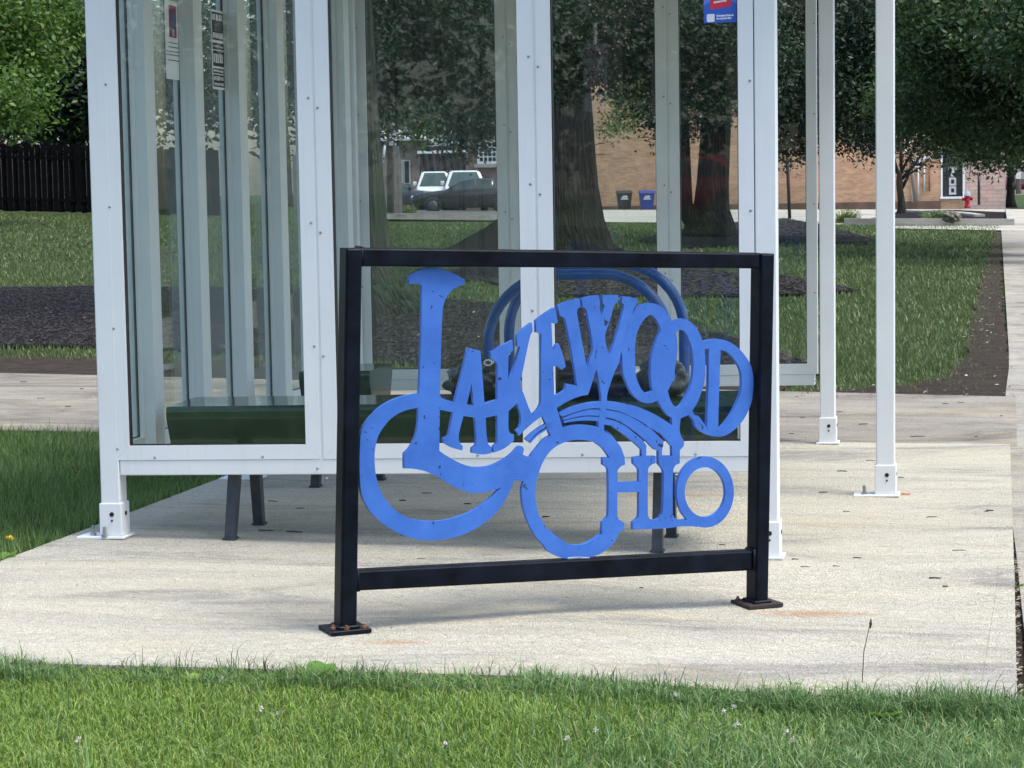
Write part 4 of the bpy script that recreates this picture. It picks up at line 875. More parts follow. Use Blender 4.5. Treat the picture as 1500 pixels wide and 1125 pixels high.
# tree close behind the shelter's left corner
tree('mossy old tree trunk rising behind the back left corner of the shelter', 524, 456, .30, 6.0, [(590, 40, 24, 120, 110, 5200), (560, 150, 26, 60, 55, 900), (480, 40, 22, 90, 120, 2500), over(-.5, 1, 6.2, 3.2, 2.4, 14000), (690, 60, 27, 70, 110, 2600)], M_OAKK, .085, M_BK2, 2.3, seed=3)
def roots(mb, g):
    for a, L in ((0.1, 1.1), (-.5, .9), (3.0, 1.5), (3.6, 1.0), (-1.4, .9)):
        mb.tube([g + Vector((math.cos(a) * .35, math.sin(a) * .35, .42)), g + Vector((math.cos(a) * L * .55, math.sin(a) * L * .55, .16)), g + Vector((math.cos(a) * L, math.sin(a) * L, -.02))], [.26, .15, .05], 8)
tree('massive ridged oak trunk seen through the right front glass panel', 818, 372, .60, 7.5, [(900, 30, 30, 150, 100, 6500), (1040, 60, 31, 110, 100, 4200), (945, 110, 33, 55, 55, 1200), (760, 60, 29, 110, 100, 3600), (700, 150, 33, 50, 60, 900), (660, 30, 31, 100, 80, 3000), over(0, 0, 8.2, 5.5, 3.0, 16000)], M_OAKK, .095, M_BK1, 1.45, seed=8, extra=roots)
# forked trunk
def fork2(mb, g):
    pass
g4 = G(1030, 346); k4 = g4.y / F
def fork(mb, g):
    a = AT(1000, 300, g.y); b = AT(986, -20, g.y); mb.tube([g + Vector((.05, 0, .0)), a, b], [.40, .21, .19], 12)
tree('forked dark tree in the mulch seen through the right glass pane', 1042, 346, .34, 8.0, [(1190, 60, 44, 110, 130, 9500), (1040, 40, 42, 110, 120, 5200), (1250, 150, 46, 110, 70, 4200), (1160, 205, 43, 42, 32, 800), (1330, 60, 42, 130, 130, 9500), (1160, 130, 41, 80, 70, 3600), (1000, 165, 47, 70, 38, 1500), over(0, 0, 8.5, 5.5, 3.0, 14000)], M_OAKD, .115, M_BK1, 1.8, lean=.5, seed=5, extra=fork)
tree('large leafy oak hanging low over the lawn by the sidewalk', 1700, 360, .40, 7.5, [(1440, 40, 36, 140, 110, 8500), (1400, 140, 38, 120, 70, 4200), (1520, 130, 36, 110, 110, 5200), (1470, 200, 40, 90, 42, 1900), (1560, 20, 33, 120, 110, 5000), (1340, 140, 40, 50, 50, 900), over(0, 0, 8.5, 5.0, 3.0, 9000)], M_OAK, .125, M_BK1, seed=9)
# small tree in the planter
def small_forks(mb, g):
    for ex, ey, z0, r in ((1338, 262, 276, .05), (1362, 235, 262, .05), (1300, 222, 270, .05), (1318, 215, 255, .05), (1350, 215, 250, .04), (1285, 235, 262, .035), (1378, 245, 262, .03)):
        s = AT(1321, z0, g.y); e = AT(ex, ey - 30, g.y); m_ = s.lerp(e, .5) + Vector((0, 0, -.12)); mb.tube([s, m_, e], [r * 1.3, r, r * .3], 6)
tree('small multi-stemmed tree in the planter bed before the brick wall', 1320, 315, .13, 1.4, [(1325, 175, 76, 80, 50, 4200), (1275, 200, 76, 40, 26, 900), (1395, 205, 76, 45, 28, 1100), (1340, 225, 76, 40, 14, 350)], M_OAKD, .17, M_BK1, 1.5, seed=2, extra=small_forks, forks=0, name='small_tree')
tree('straight trunked tree at the kerb right of the red hydrant', 1462, 304, .21, 4.5, [(1465, 190, 96, 85, 45, 4200), (1440, 235, 96, 30, 14, 300), (1490, 225, 96, 28, 16, 300), over(0, 0, 6.5, 3.0, 2.2, 5000)], M_OAK, .20, M_BK1, 1.2, seed=6, name='street_tree')
tree('young thin sapling standing before the dark doorway', 1403, 303, .03, 1.6, [(1398, 228, 98, 16, 18, 420)], M_OAK, .16, M_BK1, 1.2, seed=6, forks=0, name='sapling')
# left of the shelter
for i, (px, Z, lab) in enumerate(((-260, 56, 'broad bright tree beyond the left edge over the fence'), (-520, 60, 'outermost broad tree far beyond the left edge'))):
    x = XY(px, Z); tree(lab, 0, 0, .25, 5, [over(0, 0, 5.6, 4.6, 3.4, 9000)], M_OAK, .24, M_BK1, seed=60 + i, base=Vector((x, Z, tz(x, Z))), name='maple_tree')
tree('bright green maple overhanging the fence at the far left', -40, 325, .22, 4.5, [(15, 60, 50, 70, 80, 6500), (70, 30, 52, 70, 50, 4200), (10, 150, 48, 42, 38, 2200), (-60, 60, 50, 70, 110, 4200), over(0, 0, 7, 3.4, 2.6, 8000)], M_LIME, .17, M_BK1, seed=4, name='maple_tree')
tree('dark dense tree behind the fence left of the shelter', 115, 300, .25, 5, [(105, 90, 66, 90, 100, 9500), (60, 165, 68, 80, 38, 3400), (120, 185, 67, 50, 28, 1700), (210, 90, 66, 90, 110, 6000), (0, 120, 70, 80, 80, 4200), (320, 80, 70, 120, 120, 6500)], M_OAKD, .24, M_BK1, seed=12, name='dense_tree')
tree('light green tree beyond the parking lot in the middle pane', 655, 306, .2, 5, [(640, 120, 84, 62, 62, 5200), (610, 180, 84, 40, 30, 1300), (690, 90, 86, 50, 70, 3000)], M_LIME, .22, M_BK1, seed=14, name='maple_tree')
tree('dark hanging tree in front of the brick warehouse window', 705, 315, .10, 4.5, [(690, 175, 72, 48, 40, 2000), (665, 215, 72, 16, 14, 200), (716, 205, 72, 16, 24, 300), (600, 100, 74, 60, 80, 3600)], M_OAKD, .2, M_BK1, seed=15, name='dense_tree', base=Vector((-5.3, 73, tz(-5.3, 73))))
tree('bright leafy branch tree against the tan brick wall', 925, 302, .1, 3.5, [(922, 150, 108, 28, 36, 1300), (905, 180, 108, 22, 16, 500), (940, 120, 108, 26, 26, 700)], M_LIME, .22, M_BK1, seed=16, name='maple_tree', base=Vector((XY(850, 110), 110, tz(XY(850, 110), 110))))
for i, (px, Z, h, rr) in enumerate(((420, 130, 8, 6), (590, 150, 8, 7), (760, 160, 9, 7), (940, 165, 12, 7), (1120, 160, 12, 7), (1300, 165, 12, 7), (1480, 170, 9, 8), (1640, 150, 9, 8), (-150, 110, 8, 6))):
    x = XY(px, Z); lab = ['far dark tree mass rising beyond the left houses', 'far dark tree behind the tan brick building roof'][0 if px < 900 else 1]
    tree(lab, 0, 0, .3, h * .8, [over(0, 0, h, rr, h * .62, 3200)], M_OAKD, .75, M_BK1, seed=20 + i, group='far background trees beyond the buildings' if px < 900 else 'far background trees beyond the brick building', base=Vector((x, Z, tz(x, Z))), name='far_tree', forks=0)
# trees across the street behind the photographer, which the glass reflects
for i, (x, y, h, r) in enumerate(((-33, -44, 10, 8), (-21, -46, 10, 8), (-9, -45, 10, 8), (3, -47, 10, 8), (15, -44, 10, 8), (27, -46, 10, 8))):
    tree('leafy street tree behind the viewpoint, reflected in the shelter glass', 0, 0, .3, h * .7, [over(0, 0, h * .60, r, h * .58, 9000)], M_OAKD, .6, M_BK1, seed=40 + i, group='street trees mirrored in the front glass', base=Vector((x, y, tz(x, y))), name='street_tree', forks=3)

# ------------------------------------------------------------------ FENCES
M_FN = plain('shaded_fence_wood', (0.0035, 0.0036, 0.0045), .9, 0, .45, 5, .3, .05); M_FG = plain('grey_fence_wood', (0.20, 0.185, 0.165), .9, 0, .35, 6, .3)  # left fence is near black: shade put into its wood colour
def fence(label, pa, pb, Y0, Y1, h, bw, mat, seed, shadow=True):
    rg = random.Random(seed); a = Vector((XY(pa, Y0), Y0, 0)); b = Vector((XY(pb, Y1), Y1, 0)); L = (b - a).length; d = (b - a).normalized(); nn = Vector((-d.y, d.x, 0))
    a.z = tz(a.x, a.y); o = thing('wooden_fence', label, 'fence', a); n = int(L / bw)
    protos = []
    for q in range(3):
        mb = MB(); w_ = bw * .985; hh = h * (1 + .012 * q); T_ = lambda x, y, z: a + d * x + nn * y + Vector((0, 0, z)); mb.T = T_
        mb.loft([[(0, 0, .03), (w_, 0, .03), (w_, .02, .03), (0, .02, .03)], [(0, 0, hh - .03), (w_, 0, hh - .03), (w_, .02, hh - .03), (0, .02, hh - .03)], [(.02, 0, hh), (w_ - .02, 0, hh), (w_ - .02, .02, hh), (.02, .02, hh)]])
        protos.append(mb.build('board', mat, o))
    for i in range(n):
        p = a + d * (i * bw); off = d * (i * bw) + nn * ((.05 if i % 2 else 0) * (1 if shadow else 0) + rg.uniform(0, .006)) + Vector((0, 0, tz(p.x, p.y) - a.z + rg.uniform(-.02, .02)))
        c = protos[i % 3] if i < 3 else protos[i % 3].copy()
        if i >= 3: COL.objects.link(c); c.parent = o
        c.location = off
    for z in (.35, h - .35):
        mb = MB(); e = a + d * (n * bw); mb.loft([[a + nn * q + Vector((0, 0, z + w_)) for q, w_ in ((.022, -.04), (.048, -.04), (.048, .04), (.022, .04))], [Vector((e.x, e.y, tz(e.x, e.y))) + nn * q + Vector((0, 0, z + w_)) for q, w_ in ((.022, -.04), (.048, -.04), (.048, .04), (.022, .04))]]); mb.build('fence_rail', mat, o)
    return o
fence('tall dark board fence across the back of the lawn at left', -520, 330, 60, 63, 1.83, .15, M_FN, 1)
fence('weathered grey board fence beside the utility pole in the middle pane', 430, 592, 80, 80, 1.95, .19, M_FG, 2, False)

# ------------------------------------------------------------------ FAR BUILDINGS
M_TAN = m_brick('tan_brick', (0.42, 0.21, 0.105), (0.58, 0.33, 0.18), (0.38, 0.32, 0.25)); M_PINKB = m_brick('pink_block', (0.50, 0.33, 0.27), (0.56, 0.38, 0.32), (0.36, 0.30, 0.27), 0.45)
M_REDB = m_brick('red_brick', (0.16, 0.085, 0.07), (0.22, 0.12, 0.095), (0.22, 0.19, 0.17)); M_HOUSE = m_brick('brown_brick', (0.30, 0.20, 0.16), (0.36, 0.25, 0.20), (0.30, 0.26, 0.23))
M_ROOF = plain('pale_metal_roof', (0.55, 0.57, 0.58), .5, 0, .15, 3); M_TARP = plain('purple_brown_tarp', (0.045, 0.032, 0.036), .8, 0, .5, 1.5)
M_PANE = plain('dark_window_glass', (0.02, 0.025, 0.03), .08, 0, .3, 2, .8); M_TRIM = plain('white_trim', (0.70, 0.71, 0.71), .5, 0, .06); M_GDARK = plain('grey_stucco', (0.30, 0.29, 0.28), .8)
YW = 130.0
def bwall(o, name, mat, x0, x1, z0, z1, y0, y1):
    mb = MB(); mb.box((x0, y0, z0), (x1, y1, z1)); return mb.build(name, mat, o)
# tan brick building
x0, x1, xd0, xd1 = XY(862, YW), XY(1473, YW), XY(1378, YW), XY(1413, YW)
zb = tz(xd0, YW) - .3; zt = zb + 12.0
tb_ = thing('brick_building', 'long tan brick building with a tall dark doorway beyond the lawn', 'building', (x0, YW, zb))
zd0 = AT(1395, 288, YW).z; zd1 = AT(1395, 222, YW).z
bwall(tb_, 'wall', M_TAN, x0, xd0, zb, zt, YW, YW + 9); bwall(tb_, 'wall', M_PINKB, xd1, x1, zb, zt, YW + .02, YW + 9)
bwall(tb_, 'wall', M_TAN, xd0, xd1, zd1 + .1, zt, YW + .01, YW + 9); bwall(tb_, 'wall', M_TAN, xd0, xd1, zb, zd0 - .12, YW + .015, YW + 9)
bwall(tb_, 'sill', M_TRIM, xd0 - .05, xd1 + .05, zd0 - .12, zd0, YW - .08, YW + .4)
bwall(tb_, 'foundation_band', plain('stained_base', (0.14, 0.085, 0.06), .9, 0, .3, 1.2), x0, xd0, zb, AT(1200, 297, YW).z, YW - .03, YW)
for a in (xd0, xd1 - .10): bwall(tb_, 'door_jamb', M_TRIM, a, a + .10, zd0, zd1 + .1, YW - .03, YW + .3)
dr = bwall(tb_, 'shop_window', M_PANE, xd0 + .10, xd1 - .10, zd0, zd1 + .1, YW + .15, YW + .2)
M_LET = plain('letter_grey', (0.42, 0.44, 0.45), .5)
# white letters standing in the window
xl = AT(1396, 250, YW).x
for zc, pts in ((AT(1396, 252, YW).z, ((-.22, .30), (.22, .30), (.26, .12), (.10, .12), (.10, -.26), (-.10, -.26), (-.10, .12), (-.26, .12))),):
    mb = MB(); mb.prism([(xl + a, zc + b) for a, b in pts], 1, YW + .10, YW + .145); mb.build('window_letter', M_LET, dr)
for pyc in (266, 279):
    zc = AT(1396, pyc, YW).z; mb = MB()
    mb.box((xl - .2, YW + .10, zc - .23), (xl - .09, YW + .145, zc + .23)); mb.box((xl + .09, YW + .10, zc - .23), (xl + .2, YW + .145, zc + .23)); mb.box((xl - .09, YW + .101, zc - .23), (xl + .09, YW + .144, zc - .12)); mb.box((xl - .09, YW + .101, zc + .12), (xl + .09, YW + .144, zc + .23)); kind(mb.build('window_letter', M_LET, dr), 'stuff')
# gas and electric meters with pipes
mt_ = thing('utility_meters', 'row of round glass meters on pale pipes against the brick wall', 'meters', AT(1343, 300, YW - .1))
GP = plain('pale_pipe', (0.60, 0.62, 0.62), .4, .2, .1); RP = plain('rusty_pipe', (0.22, 0.10, 0.06), .7)
for px, p0, p1, mtx in ((1336, 296, 238, GP), (1345, 294, 244, GP), (1354, 282, 236, GP), (1361.5, 280, 238, RP)):
    mb = MB(); mb.tube([AT(px, p0, YW - .1), AT(px, p1, YW - .1)], .045, 8); mb.build('pipe', mtx, mt_)
for px, py, r in ((1336, 235, .10), (1354, 232, .13), (1361.5, 232, .11), (1345, 230, .12), (1325, 222, .13), (1331, 211, .12)):
    c = AT(px, py, YW - .12); mb = MB(); mb.lathe((c.x, c.y, c.z), [(r * .4, -.10), (r, -.05), (r, .02), (r * .5, .03)], 12, axis='y'); mb.build('meter', M_TRIM, mt_)
c0 = AT(1340, 245, YW - .1); c1 = AT(1350, 233, YW - .1); mb = MB(); mb.box((c0.x, c0.y - .05, c0.z), (c1.x, c0.y + .05, c1.z)); mb.build('meter_box', GP, mt_)
# red hydrant
def on_ground(px, Y): x = XY(px, Y); return Vector((x, Y, tz(x, Y)))
hp = on_ground(1417, 97); hp.z = AT(1417, 303, 97).z
hy = thing('fire_hydrant', 'red fire hydrant with a white bonnet beside the mulch bed', 'fire hydrant', hp)
RED = plain('hydrant_red', (0.55, 0.02, 0.035), .4, 0, .1)
mb = MB(hy and None); mb.lathe(hp, [(.14, -.05), (.14, .03), (.11, .04), (.11, .40), (.14, .42), (.14, .46)], 14); mb.build('barrel', RED, hy)
mb = MB(); mb.lathe(hp + Vector((0, 0, .46)), [(.15, 0), (.145, .04), (.12, .13), (.07, .20), (.035, .22), (.035, .28)], 14); mb.build('bonnet', M_TRIM, hy)
for s in (-1, 1): mb = MB(); mb.lathe(hp + Vector((s * .09, 0, .33)), [(.065, 0), (.065, s * .09), (.075, s * .09), (.075, s * .13), (.03, s * .14)], 10, axis='x'); mb.build('nozzle', RED, hy)
mb = MB(); mb.lathe(hp + Vector((0, -.09, .28)), [(.08, 0), (.08, -.07), (.04, -.09)], 10, axis='y'); mb.build('nozzle', RED, hy)
# wheeled bins
def cart(px, mat, label):
    p = on_ground(px, 126); p.z = AT(px, 307.5, 126).z; o = thing('wheelie_bin', label, 'bin', p)
    mb = MB(); mb.loft([[(p.x - .33, p.y - .3, p.z + .05), (p.x + .33, p.y - .3, p.z + .05), (p.x + .33, p.y + .3, p.z + .05), (p.x - .33, p.y + .3, p.z + .05)], [(p.x - .42, p.y - .4, p.z + .92), (p.x + .42, p.y - .4, p.z + .92), (p.x + .42, p.y + .4, p.z + .92), (p.x - .42, p.y + .4, p.z + .92)]]); mb.build('body', mat, o)
    mb = MB(); mb.loft([[(p.x - .47, p.y - .45, p.z + .921), (p.x + .47, p.y - .45, p.z + .921), (p.x + .47, p.y + .45, p.z + .921), (p.x - .47, p.y + .45, p.z + .921)], [(p.x - .40, p.y - .40, p.z + 1.05), (p.x + .40, p.y - .40, p.z + 1.05), (p.x + .4, p.y + .4, p.z + 1.08), (p.x - .4, p.y + .4, p.z + 1.08)]]); mb.build('lid', mat, o)
    for s in (-.30, .30): mb = MB(); mb.lathe((p.x + s, p.y + .3, p.z + .13), [(.05, -.03), (.13, -.03), (.13, .03), (.05, .03)], 12, axis='x'); mb.build('wheel', GASKET, o)
    lo = MB(); zc = p.z + .72
    lo.add([(p.x + a, p.y - .395, zc + b) for a, b in ((-.16, -.04), (-.10, .07), (-.05, .0), (0, .12), (.03, .0), (.09, .09), (.16, .04), (.14, -.04))], [tuple(range(8))]); lo.build('logo_print', M_TRIM, o, fix=False)
    lo = MB(); lo.add([(p.x + a, p.y - .385, zc + b) for a, b in ((-.2, -.14), (.2, -.14), (.2, -.08), (-.2, -.08))], [(0, 1, 2, 3)]); lo.build('lettering', M_TRIM, o, fix=False)
cart(914.5, plain('black_bin', (0.02, 0.022, 0.028), .5), 'black wheeled bin by the brick wall, left of the blue one')
cart(947.5, plain('blue_bin', (0.02, 0.06, 0.26), .5), 'blue wheeled recycling bin by the brick wall')
# brown house, warehouse and the tarp-screened yard seen through the middle pane
def box_building(label, px0, px1, Y, pyt, mat, dep=6, name='brick_house', cat='house'):
    x0, x1 = XY(px0, Y), XY(px1, Y); z0 = tz((x0 + x1) / 2, Y) - .3; z1 = AT((px0 + px1) / 2, pyt, Y).z
    o = thing(name, label, cat, (x0, Y, z0)); mb = MB(); mb.box((x0, Y, z0), (x1, Y + dep, z1)); mb.build('wall', mat, o); return o, x0, x1, z0, z1
o, x0, x1, z0, z1 = box_building('brown brick house with a pale low roof behind the parked cars', 470, 617, 118, 207, M_HOUSE)
mb = MB(); e = .5; xm = (x0 + x1) / 2
mb.loft([[(x0 - e, 117.4, z1), (x1 + e, 117.4, z1), (x1 + e, 124.6, z1), (x0 - e, 124.6, z1)], [(x0 - e, 117.4, z1 + .12), (x1 + e, 117.4, z1 + .12), (x1 + e, 124.6, z1 + .12), (x0 - e, 124.6, z1 + .12)], [(x0 + 2, 120, z1 + .95), (x1 - 1.2, 120, z1 + .95), (x1 - 1.2, 122, z1 + .95), (x0 + 2, 122, z1 + .95)]]); mb.build('roof', M_ROOF, o)
for pxa, pxb in ((584, 588), (593, 599)):
    a, b = AT(pxa, 268, 117.96), AT(pxb, 236, 117.96); w_ = bwall(o, 'window', M_TRIM, a.x - .06, b.x + .06, a.z - .06, b.z + .06, 117.93, 118.0); bwall(w_, 'pane', M_PANE, a.x, b.x, a.z, b.z, 117.90, 117.929)
o, x0, x1, z0, z1 = box_building('dark red brick warehouse with a gridded window in the middle pane', 682, 775, 112, 178, M_REDB, name='brick_warehouse', cat='building')
bwall(o, 'coping', M_ROOF, x0 - .15, x1 + .15, z1, z1 + .15, 111.85, 118.2)
a, b = AT(702, 237, 111.9), AT(752, 208, 111.9); w_ = bwall(o, 'window', M_TRIM, a.x - .1, b.x + .1, a.z - .1, b.z + .1, 111.90, 112.0); 
nx_, nz_ = 8, 4
for i in range(nx_):
    for j in range(nz_):
        cw, ch = (b.x - a.x) / nx_, (b.z - a.z) / nz_; bwall(w_, 'pane', M_PANE, a.x + i * cw + .03, a.x + (i + 1) * cw - .03, a.z + j * ch + .03, a.z + (j + 1) * ch - .03, 111.88, 111.899)
bwall(o, 'sill', M_GDARK, a.x - .25, b.x + .25, a.z - .28, a.z - .101, 111.8, 112.0)
o, x0, x1, z0, z1 = box_building('low pale roofed shed between the brown house and the warehouse', 612, 684, 122, 212, M_GDARK, name='shed', cat='shed')
bwall(o, 'roof', M_ROOF, x0 - .2, x1 + .2, z1 - .1, z1 + .35, 121.4, 128.3)
a, b = AT(642, 218, 124), AT(680, 196, 124); bwall(o, 'upper_storey', M_GDARK, a.x, b.x, a.z, b.z, 123, 127); bwall(o, 'upper_roof', M_ROOF, AT(660, 218, 123).x, b.x + .1, b.z, b.z + .3, 122.7, 127.2)
tx0, tx1 = XY(616, 110), XY(684, 110); zt1 = AT(650, 223, 110).z; zt0 = tz(tx0, 110) - .1
mb = MB(); n = 40
mb.loft([[(tx0 + (tx1 - tx0) * i / n, 110 + .10 * math.sin(i * 1.1 + z * 2.2) + .05 * math.sin(i * 2.7), z) for i in range(n + 1)] for z in np.linspace(zt0, zt1 - .05, 8)], 0, False, True, close=False)
tp = thing('tarp_screen', 'sagging dark tarp screen stretched beneath a white rail behind the vans', 'screen', (tx0, 110, zt0)); mb.build('tarp', M_TARP, tp)
bwall(tp, 'rail', M_TRIM, tx0 - .1, tx1 + .1, zt1 - .05, zt1 + .08, 109.95, 110.1)
for k in range(5): xx = tx0 + (tx1 - tx0) * k / 4; bwall(tp, 'post', M_GDARK, xx - .04, xx + .04, zt0, zt1 - .051, 110.2, 110.28)

# ------------------------------------------------------------------ VEHICLES
TYRE = plain('tyre_rubber', (0.012, 0.012, 0.012), .8); RIM = plain('alloy_rim', (0.12, 0.12, 0.125), .35, .8, .1, 30); CGL = plain('car_glass', (0.06, 0.085, 0.09), .03, 0, .2, 1, 1.0, 0)
LAMP = plain('headlamp_lens', (0.6, 0.62, 0.62), .1); TAIL = plain('tail_lamp', (0.35, 0.01, 0.01), .2)
def car(name, label, cat, pos, rz, paint, kind_='sedan', wid=1.78):
    o = thing(name, label, cat, pos, None, rz); o['_o'] = (0, 0, 0)
    if kind_ == 'sedan': L = 4.6; ST_ = [(-2.3, .45, .60, .62, .62), (-2.22, .30, .72, .74, .74), (-1.55, .22, .86, .88, .88), (-.85, .20, .93, .95, .95), (-.15, .20, .94, 1.32, 1.32), (.35, .20, .94, 1.43, 1.43), (1.05, .20, .95, 1.38, 1.38), (1.70, .20, .96, 1.02, 1.02), (2.15, .26, .93, .95, .95), (2.3, .40, .80, .82, .82)]; gl = (3, 7)
    else: L = 4.9; ST_ = [(-2.4, .45, .80, .82, .82), (-2.3, .30, 1.0, 1.02, 1.02), (-1.6, .28, 1.10, 1.12, 1.12), (-1.2, .26, 1.12, 1.16, 1.16), (-.55, .26, 1.14, 1.80, 1.80), (.4, .26, 1.14, 1.86, 1.86), (1.5, .26, 1.14, 1.84, 1.84), (2.2, .28, 1.12, 1.70, 1.70), (2.4, .45, 1.05, 1.12, 1.12)]; gl = (3, 7)
    W = wid / 2; mb = MB(); rings = []; n = len(ST_)
    for i, (x, zb_, zbelt, zr, _) in enumerate(ST_):
        e = 1 - .10 * (abs(x) / (L / 2)) ** 4; tum = max(0, (zr - zbelt)) * .34
        half = [(W * e * .90, zb_), (W * e, zb_ + (zbelt - zb_) * .35), (W * e, zb_ + (zbelt - zb_) * .75), (W * e * .965, zbelt), (W * e * .95 - tum, zr - .05 if zr - zbelt > .1 else zr - .005), (W * e * .80 - tum, zr)]
        rings.append([(x, a, b) for a, b in half] + [(x, -a, b) for a, b in reversed(half)])
    mb.loft(rings, 0, True, False); ob = mb.build('body', paint, o, loc=(0, 0, 0))
    for p in ob.data.polygons: p.use_smooth = True
    # windows, slightly proud of the body
    def P(i, j, s, t=0):  # ring i point j
        q = Vector(rings[i][j if s > 0 else 11 - j]); return q + Vector((0, .008 * s, .0))
    for s in (-1, 1):
        for i in range(gl[0], gl[1]):
            a, b, c, d = P(i, 3, s), P(i + 1, 3, s), P(i + 1, 4, s), P(i, 4, s)
            def sh(p, q, k): return p.lerp(q, k)
            mb = MB(); k = .05
            mb.add([sh(a, b, k) + (d - a) * .08, sh(b, a, k) + (c - b) * .08, sh(c, d, k), sh(d, c, k)], [(0, 1, 2, 3)]); 
            if (c - b).length + (d - a).length > .3: mb.build('side_window', CGL, o, loc=(0, 0, 0), fix=False)
    def cross(i, k, nm, e=.01):
        a, b = Vector(rings[i][5]), Vector(rings[i][6]); c, d = Vector(rings[k][6]), Vector(rings[k][5]); up = Vector((0, 0, e)); f = .04
        if rings[i][5][2] < rings[k][5][2]: pass
        mb = MB(); q = [a + up, b + up, c + up, d + up]; cen = sum(q, Vector()) / 4; q = [p.lerp(cen, f) + Vector((-.008 if nm == 'windscreen' else .008, 0, 0)) for p in q]
        q[0].y *= 1.08; q[1].y *= 1.08; mb.add(q, [(0, 1, 2, 3)]); mb.build(nm, CGL, o, loc=(0, 0, 0), fix=False)
    cross(3, 4, 'windscreen'); cross(gl[1] - 0, gl[1] - 1, 'rear_window')
    ws = .33 if kind_ == 'sedan' else .36
    for x in (-1.42, 1.38):
        for s in (-1, 1):
            mb = MB(); mb.lathe((x, s * (W - .20), ws), [(.02, 0), (ws, 0), (ws, s * .20), (ws * .8, s * .215), (ws * .62, s * .20)], 22, axis='y'); t_ = mb.build('tyre', TYRE, o, loc=(0, 0, 0)); t_.name = 'wheel'
            mb = MB(); mb.lathe((x, s * (W - .0), ws), [(ws * .62, -s * .01), (ws * .55, s * .012), (ws * .2, s * .004), (.03, s * .016)], 16, axis='y'); r_ = mb.build('rim', RIM, t_, loc=(0, 0, 0)); r_.location = (0, 0, 0)
    for s in (-1, 1):
        zl = .66 if kind_ == 'sedan' else .86
        mb = MB(); mb.box((-L / 2 - .01, s * W * .62 - .17, zl - .07), (-L / 2 + .14, s * W * .62 + .17, zl + .07), 0, .02); mb.build('headlight', LAMP, o, loc=(0, 0, 0))
        mb = MB(); mb.box((L / 2 - .12, s * W * .62 - .17, zl + .05), (L / 2 + .01, s * W * .62 + .17, zl + .17), 0, .02); mb.build('tail_light', TAIL, o, loc=(0, 0, 0))
        mb = MB(); mb.box((-.72, s * (W + .04) - .09, 1.0 if kind_ == 'sedan' else 1.2), (-.58, s * (W + .04) + .09, 1.13 if kind_ == 'sedan' else 1.4), 0, .03); mb.build('mirror', paint, o, loc=(0, 0, 0))
        for xh in (-.05, .75): mb = MB(); mb.box((xh, s * (W + .002) - .012, .80), (xh + .16, s * (W + .002) + .012, .83)); mb.build('door_handle', RIM, o, loc=(0, 0, 0))
    if kind_ != 'sedan':
        for s in (-1, 1): mb = MB(); mb.tube([(-.4, s * .6, 1.86), (-.3, s * .6, 1.90), (1.6, s * .6, 1.88), (1.7, s * .6, 1.84)], .02, 6); mb.build('roof_rail', RIM, o, loc=(0, 0, 0))
    mb = MB(); mb.box((-L / 2 - .02, -.5, .38), (-L / 2 + .06, .5, .52), 0, .02); mb.build('grille', GASKET, o, loc=(0, 0, 0))
    return o
DKP = plain('charcoal_car_paint', (0.022, 0.024, 0.028), .22, .3, .1, 2, .6, 1.0); WHP = plain('white_car_paint', (0.72, 0.74, 0.75), .3, 0, .03, 2, .5, .8); MRP = plain('maroon_car_paint', (0.16, 0.008, 0.02), .25, .2, .1, 2, .5, 1.0); NVP = plain('slate_car_paint', (0.035, 0.045, 0.065), .25, .3, .1, 2, .5, 1.0)
def gp(px, Y, dz=0): x = XY(px, Y); return (x, Y, tz(x, Y) + dz)
car('sedan_car', 'charcoal sedan parked side-on beyond the lawn, nose to the left', 'car', gp(684, 95), 0.04, DKP)
car('sedan_car', 'dark sedan half hidden behind the grey fence end', 'car', gp(578, 103), math.pi + .12, NVP)
car('sport_utility_car', 'white sport utility car facing the viewer, left of the taller one', 'car', gp(637, 107), math.pi / 2 + .05, WHP, 'suv')
car('sport_utility_car', 'taller white sport utility car facing the viewer behind the charcoal sedan', 'car', gp(681, 104), math.pi / 2 + .05, WHP, 'suv', 1.95)
car('hatchback_car', 'dark red car parked far off at the right edge', 'car', tuple(AT(1488, 281, 205)), math.pi, MRP)
car('sedan_car', 'red car parked across the grass behind the viewpoint, mirrored in the front glass', 'car', (-12.6, -33.4, tz(-12.6, -33.4)), .30, plain('red_car_paint', (0.42, 0.012, 0.02), .25, .1, .1, 2, .5, 1.0))

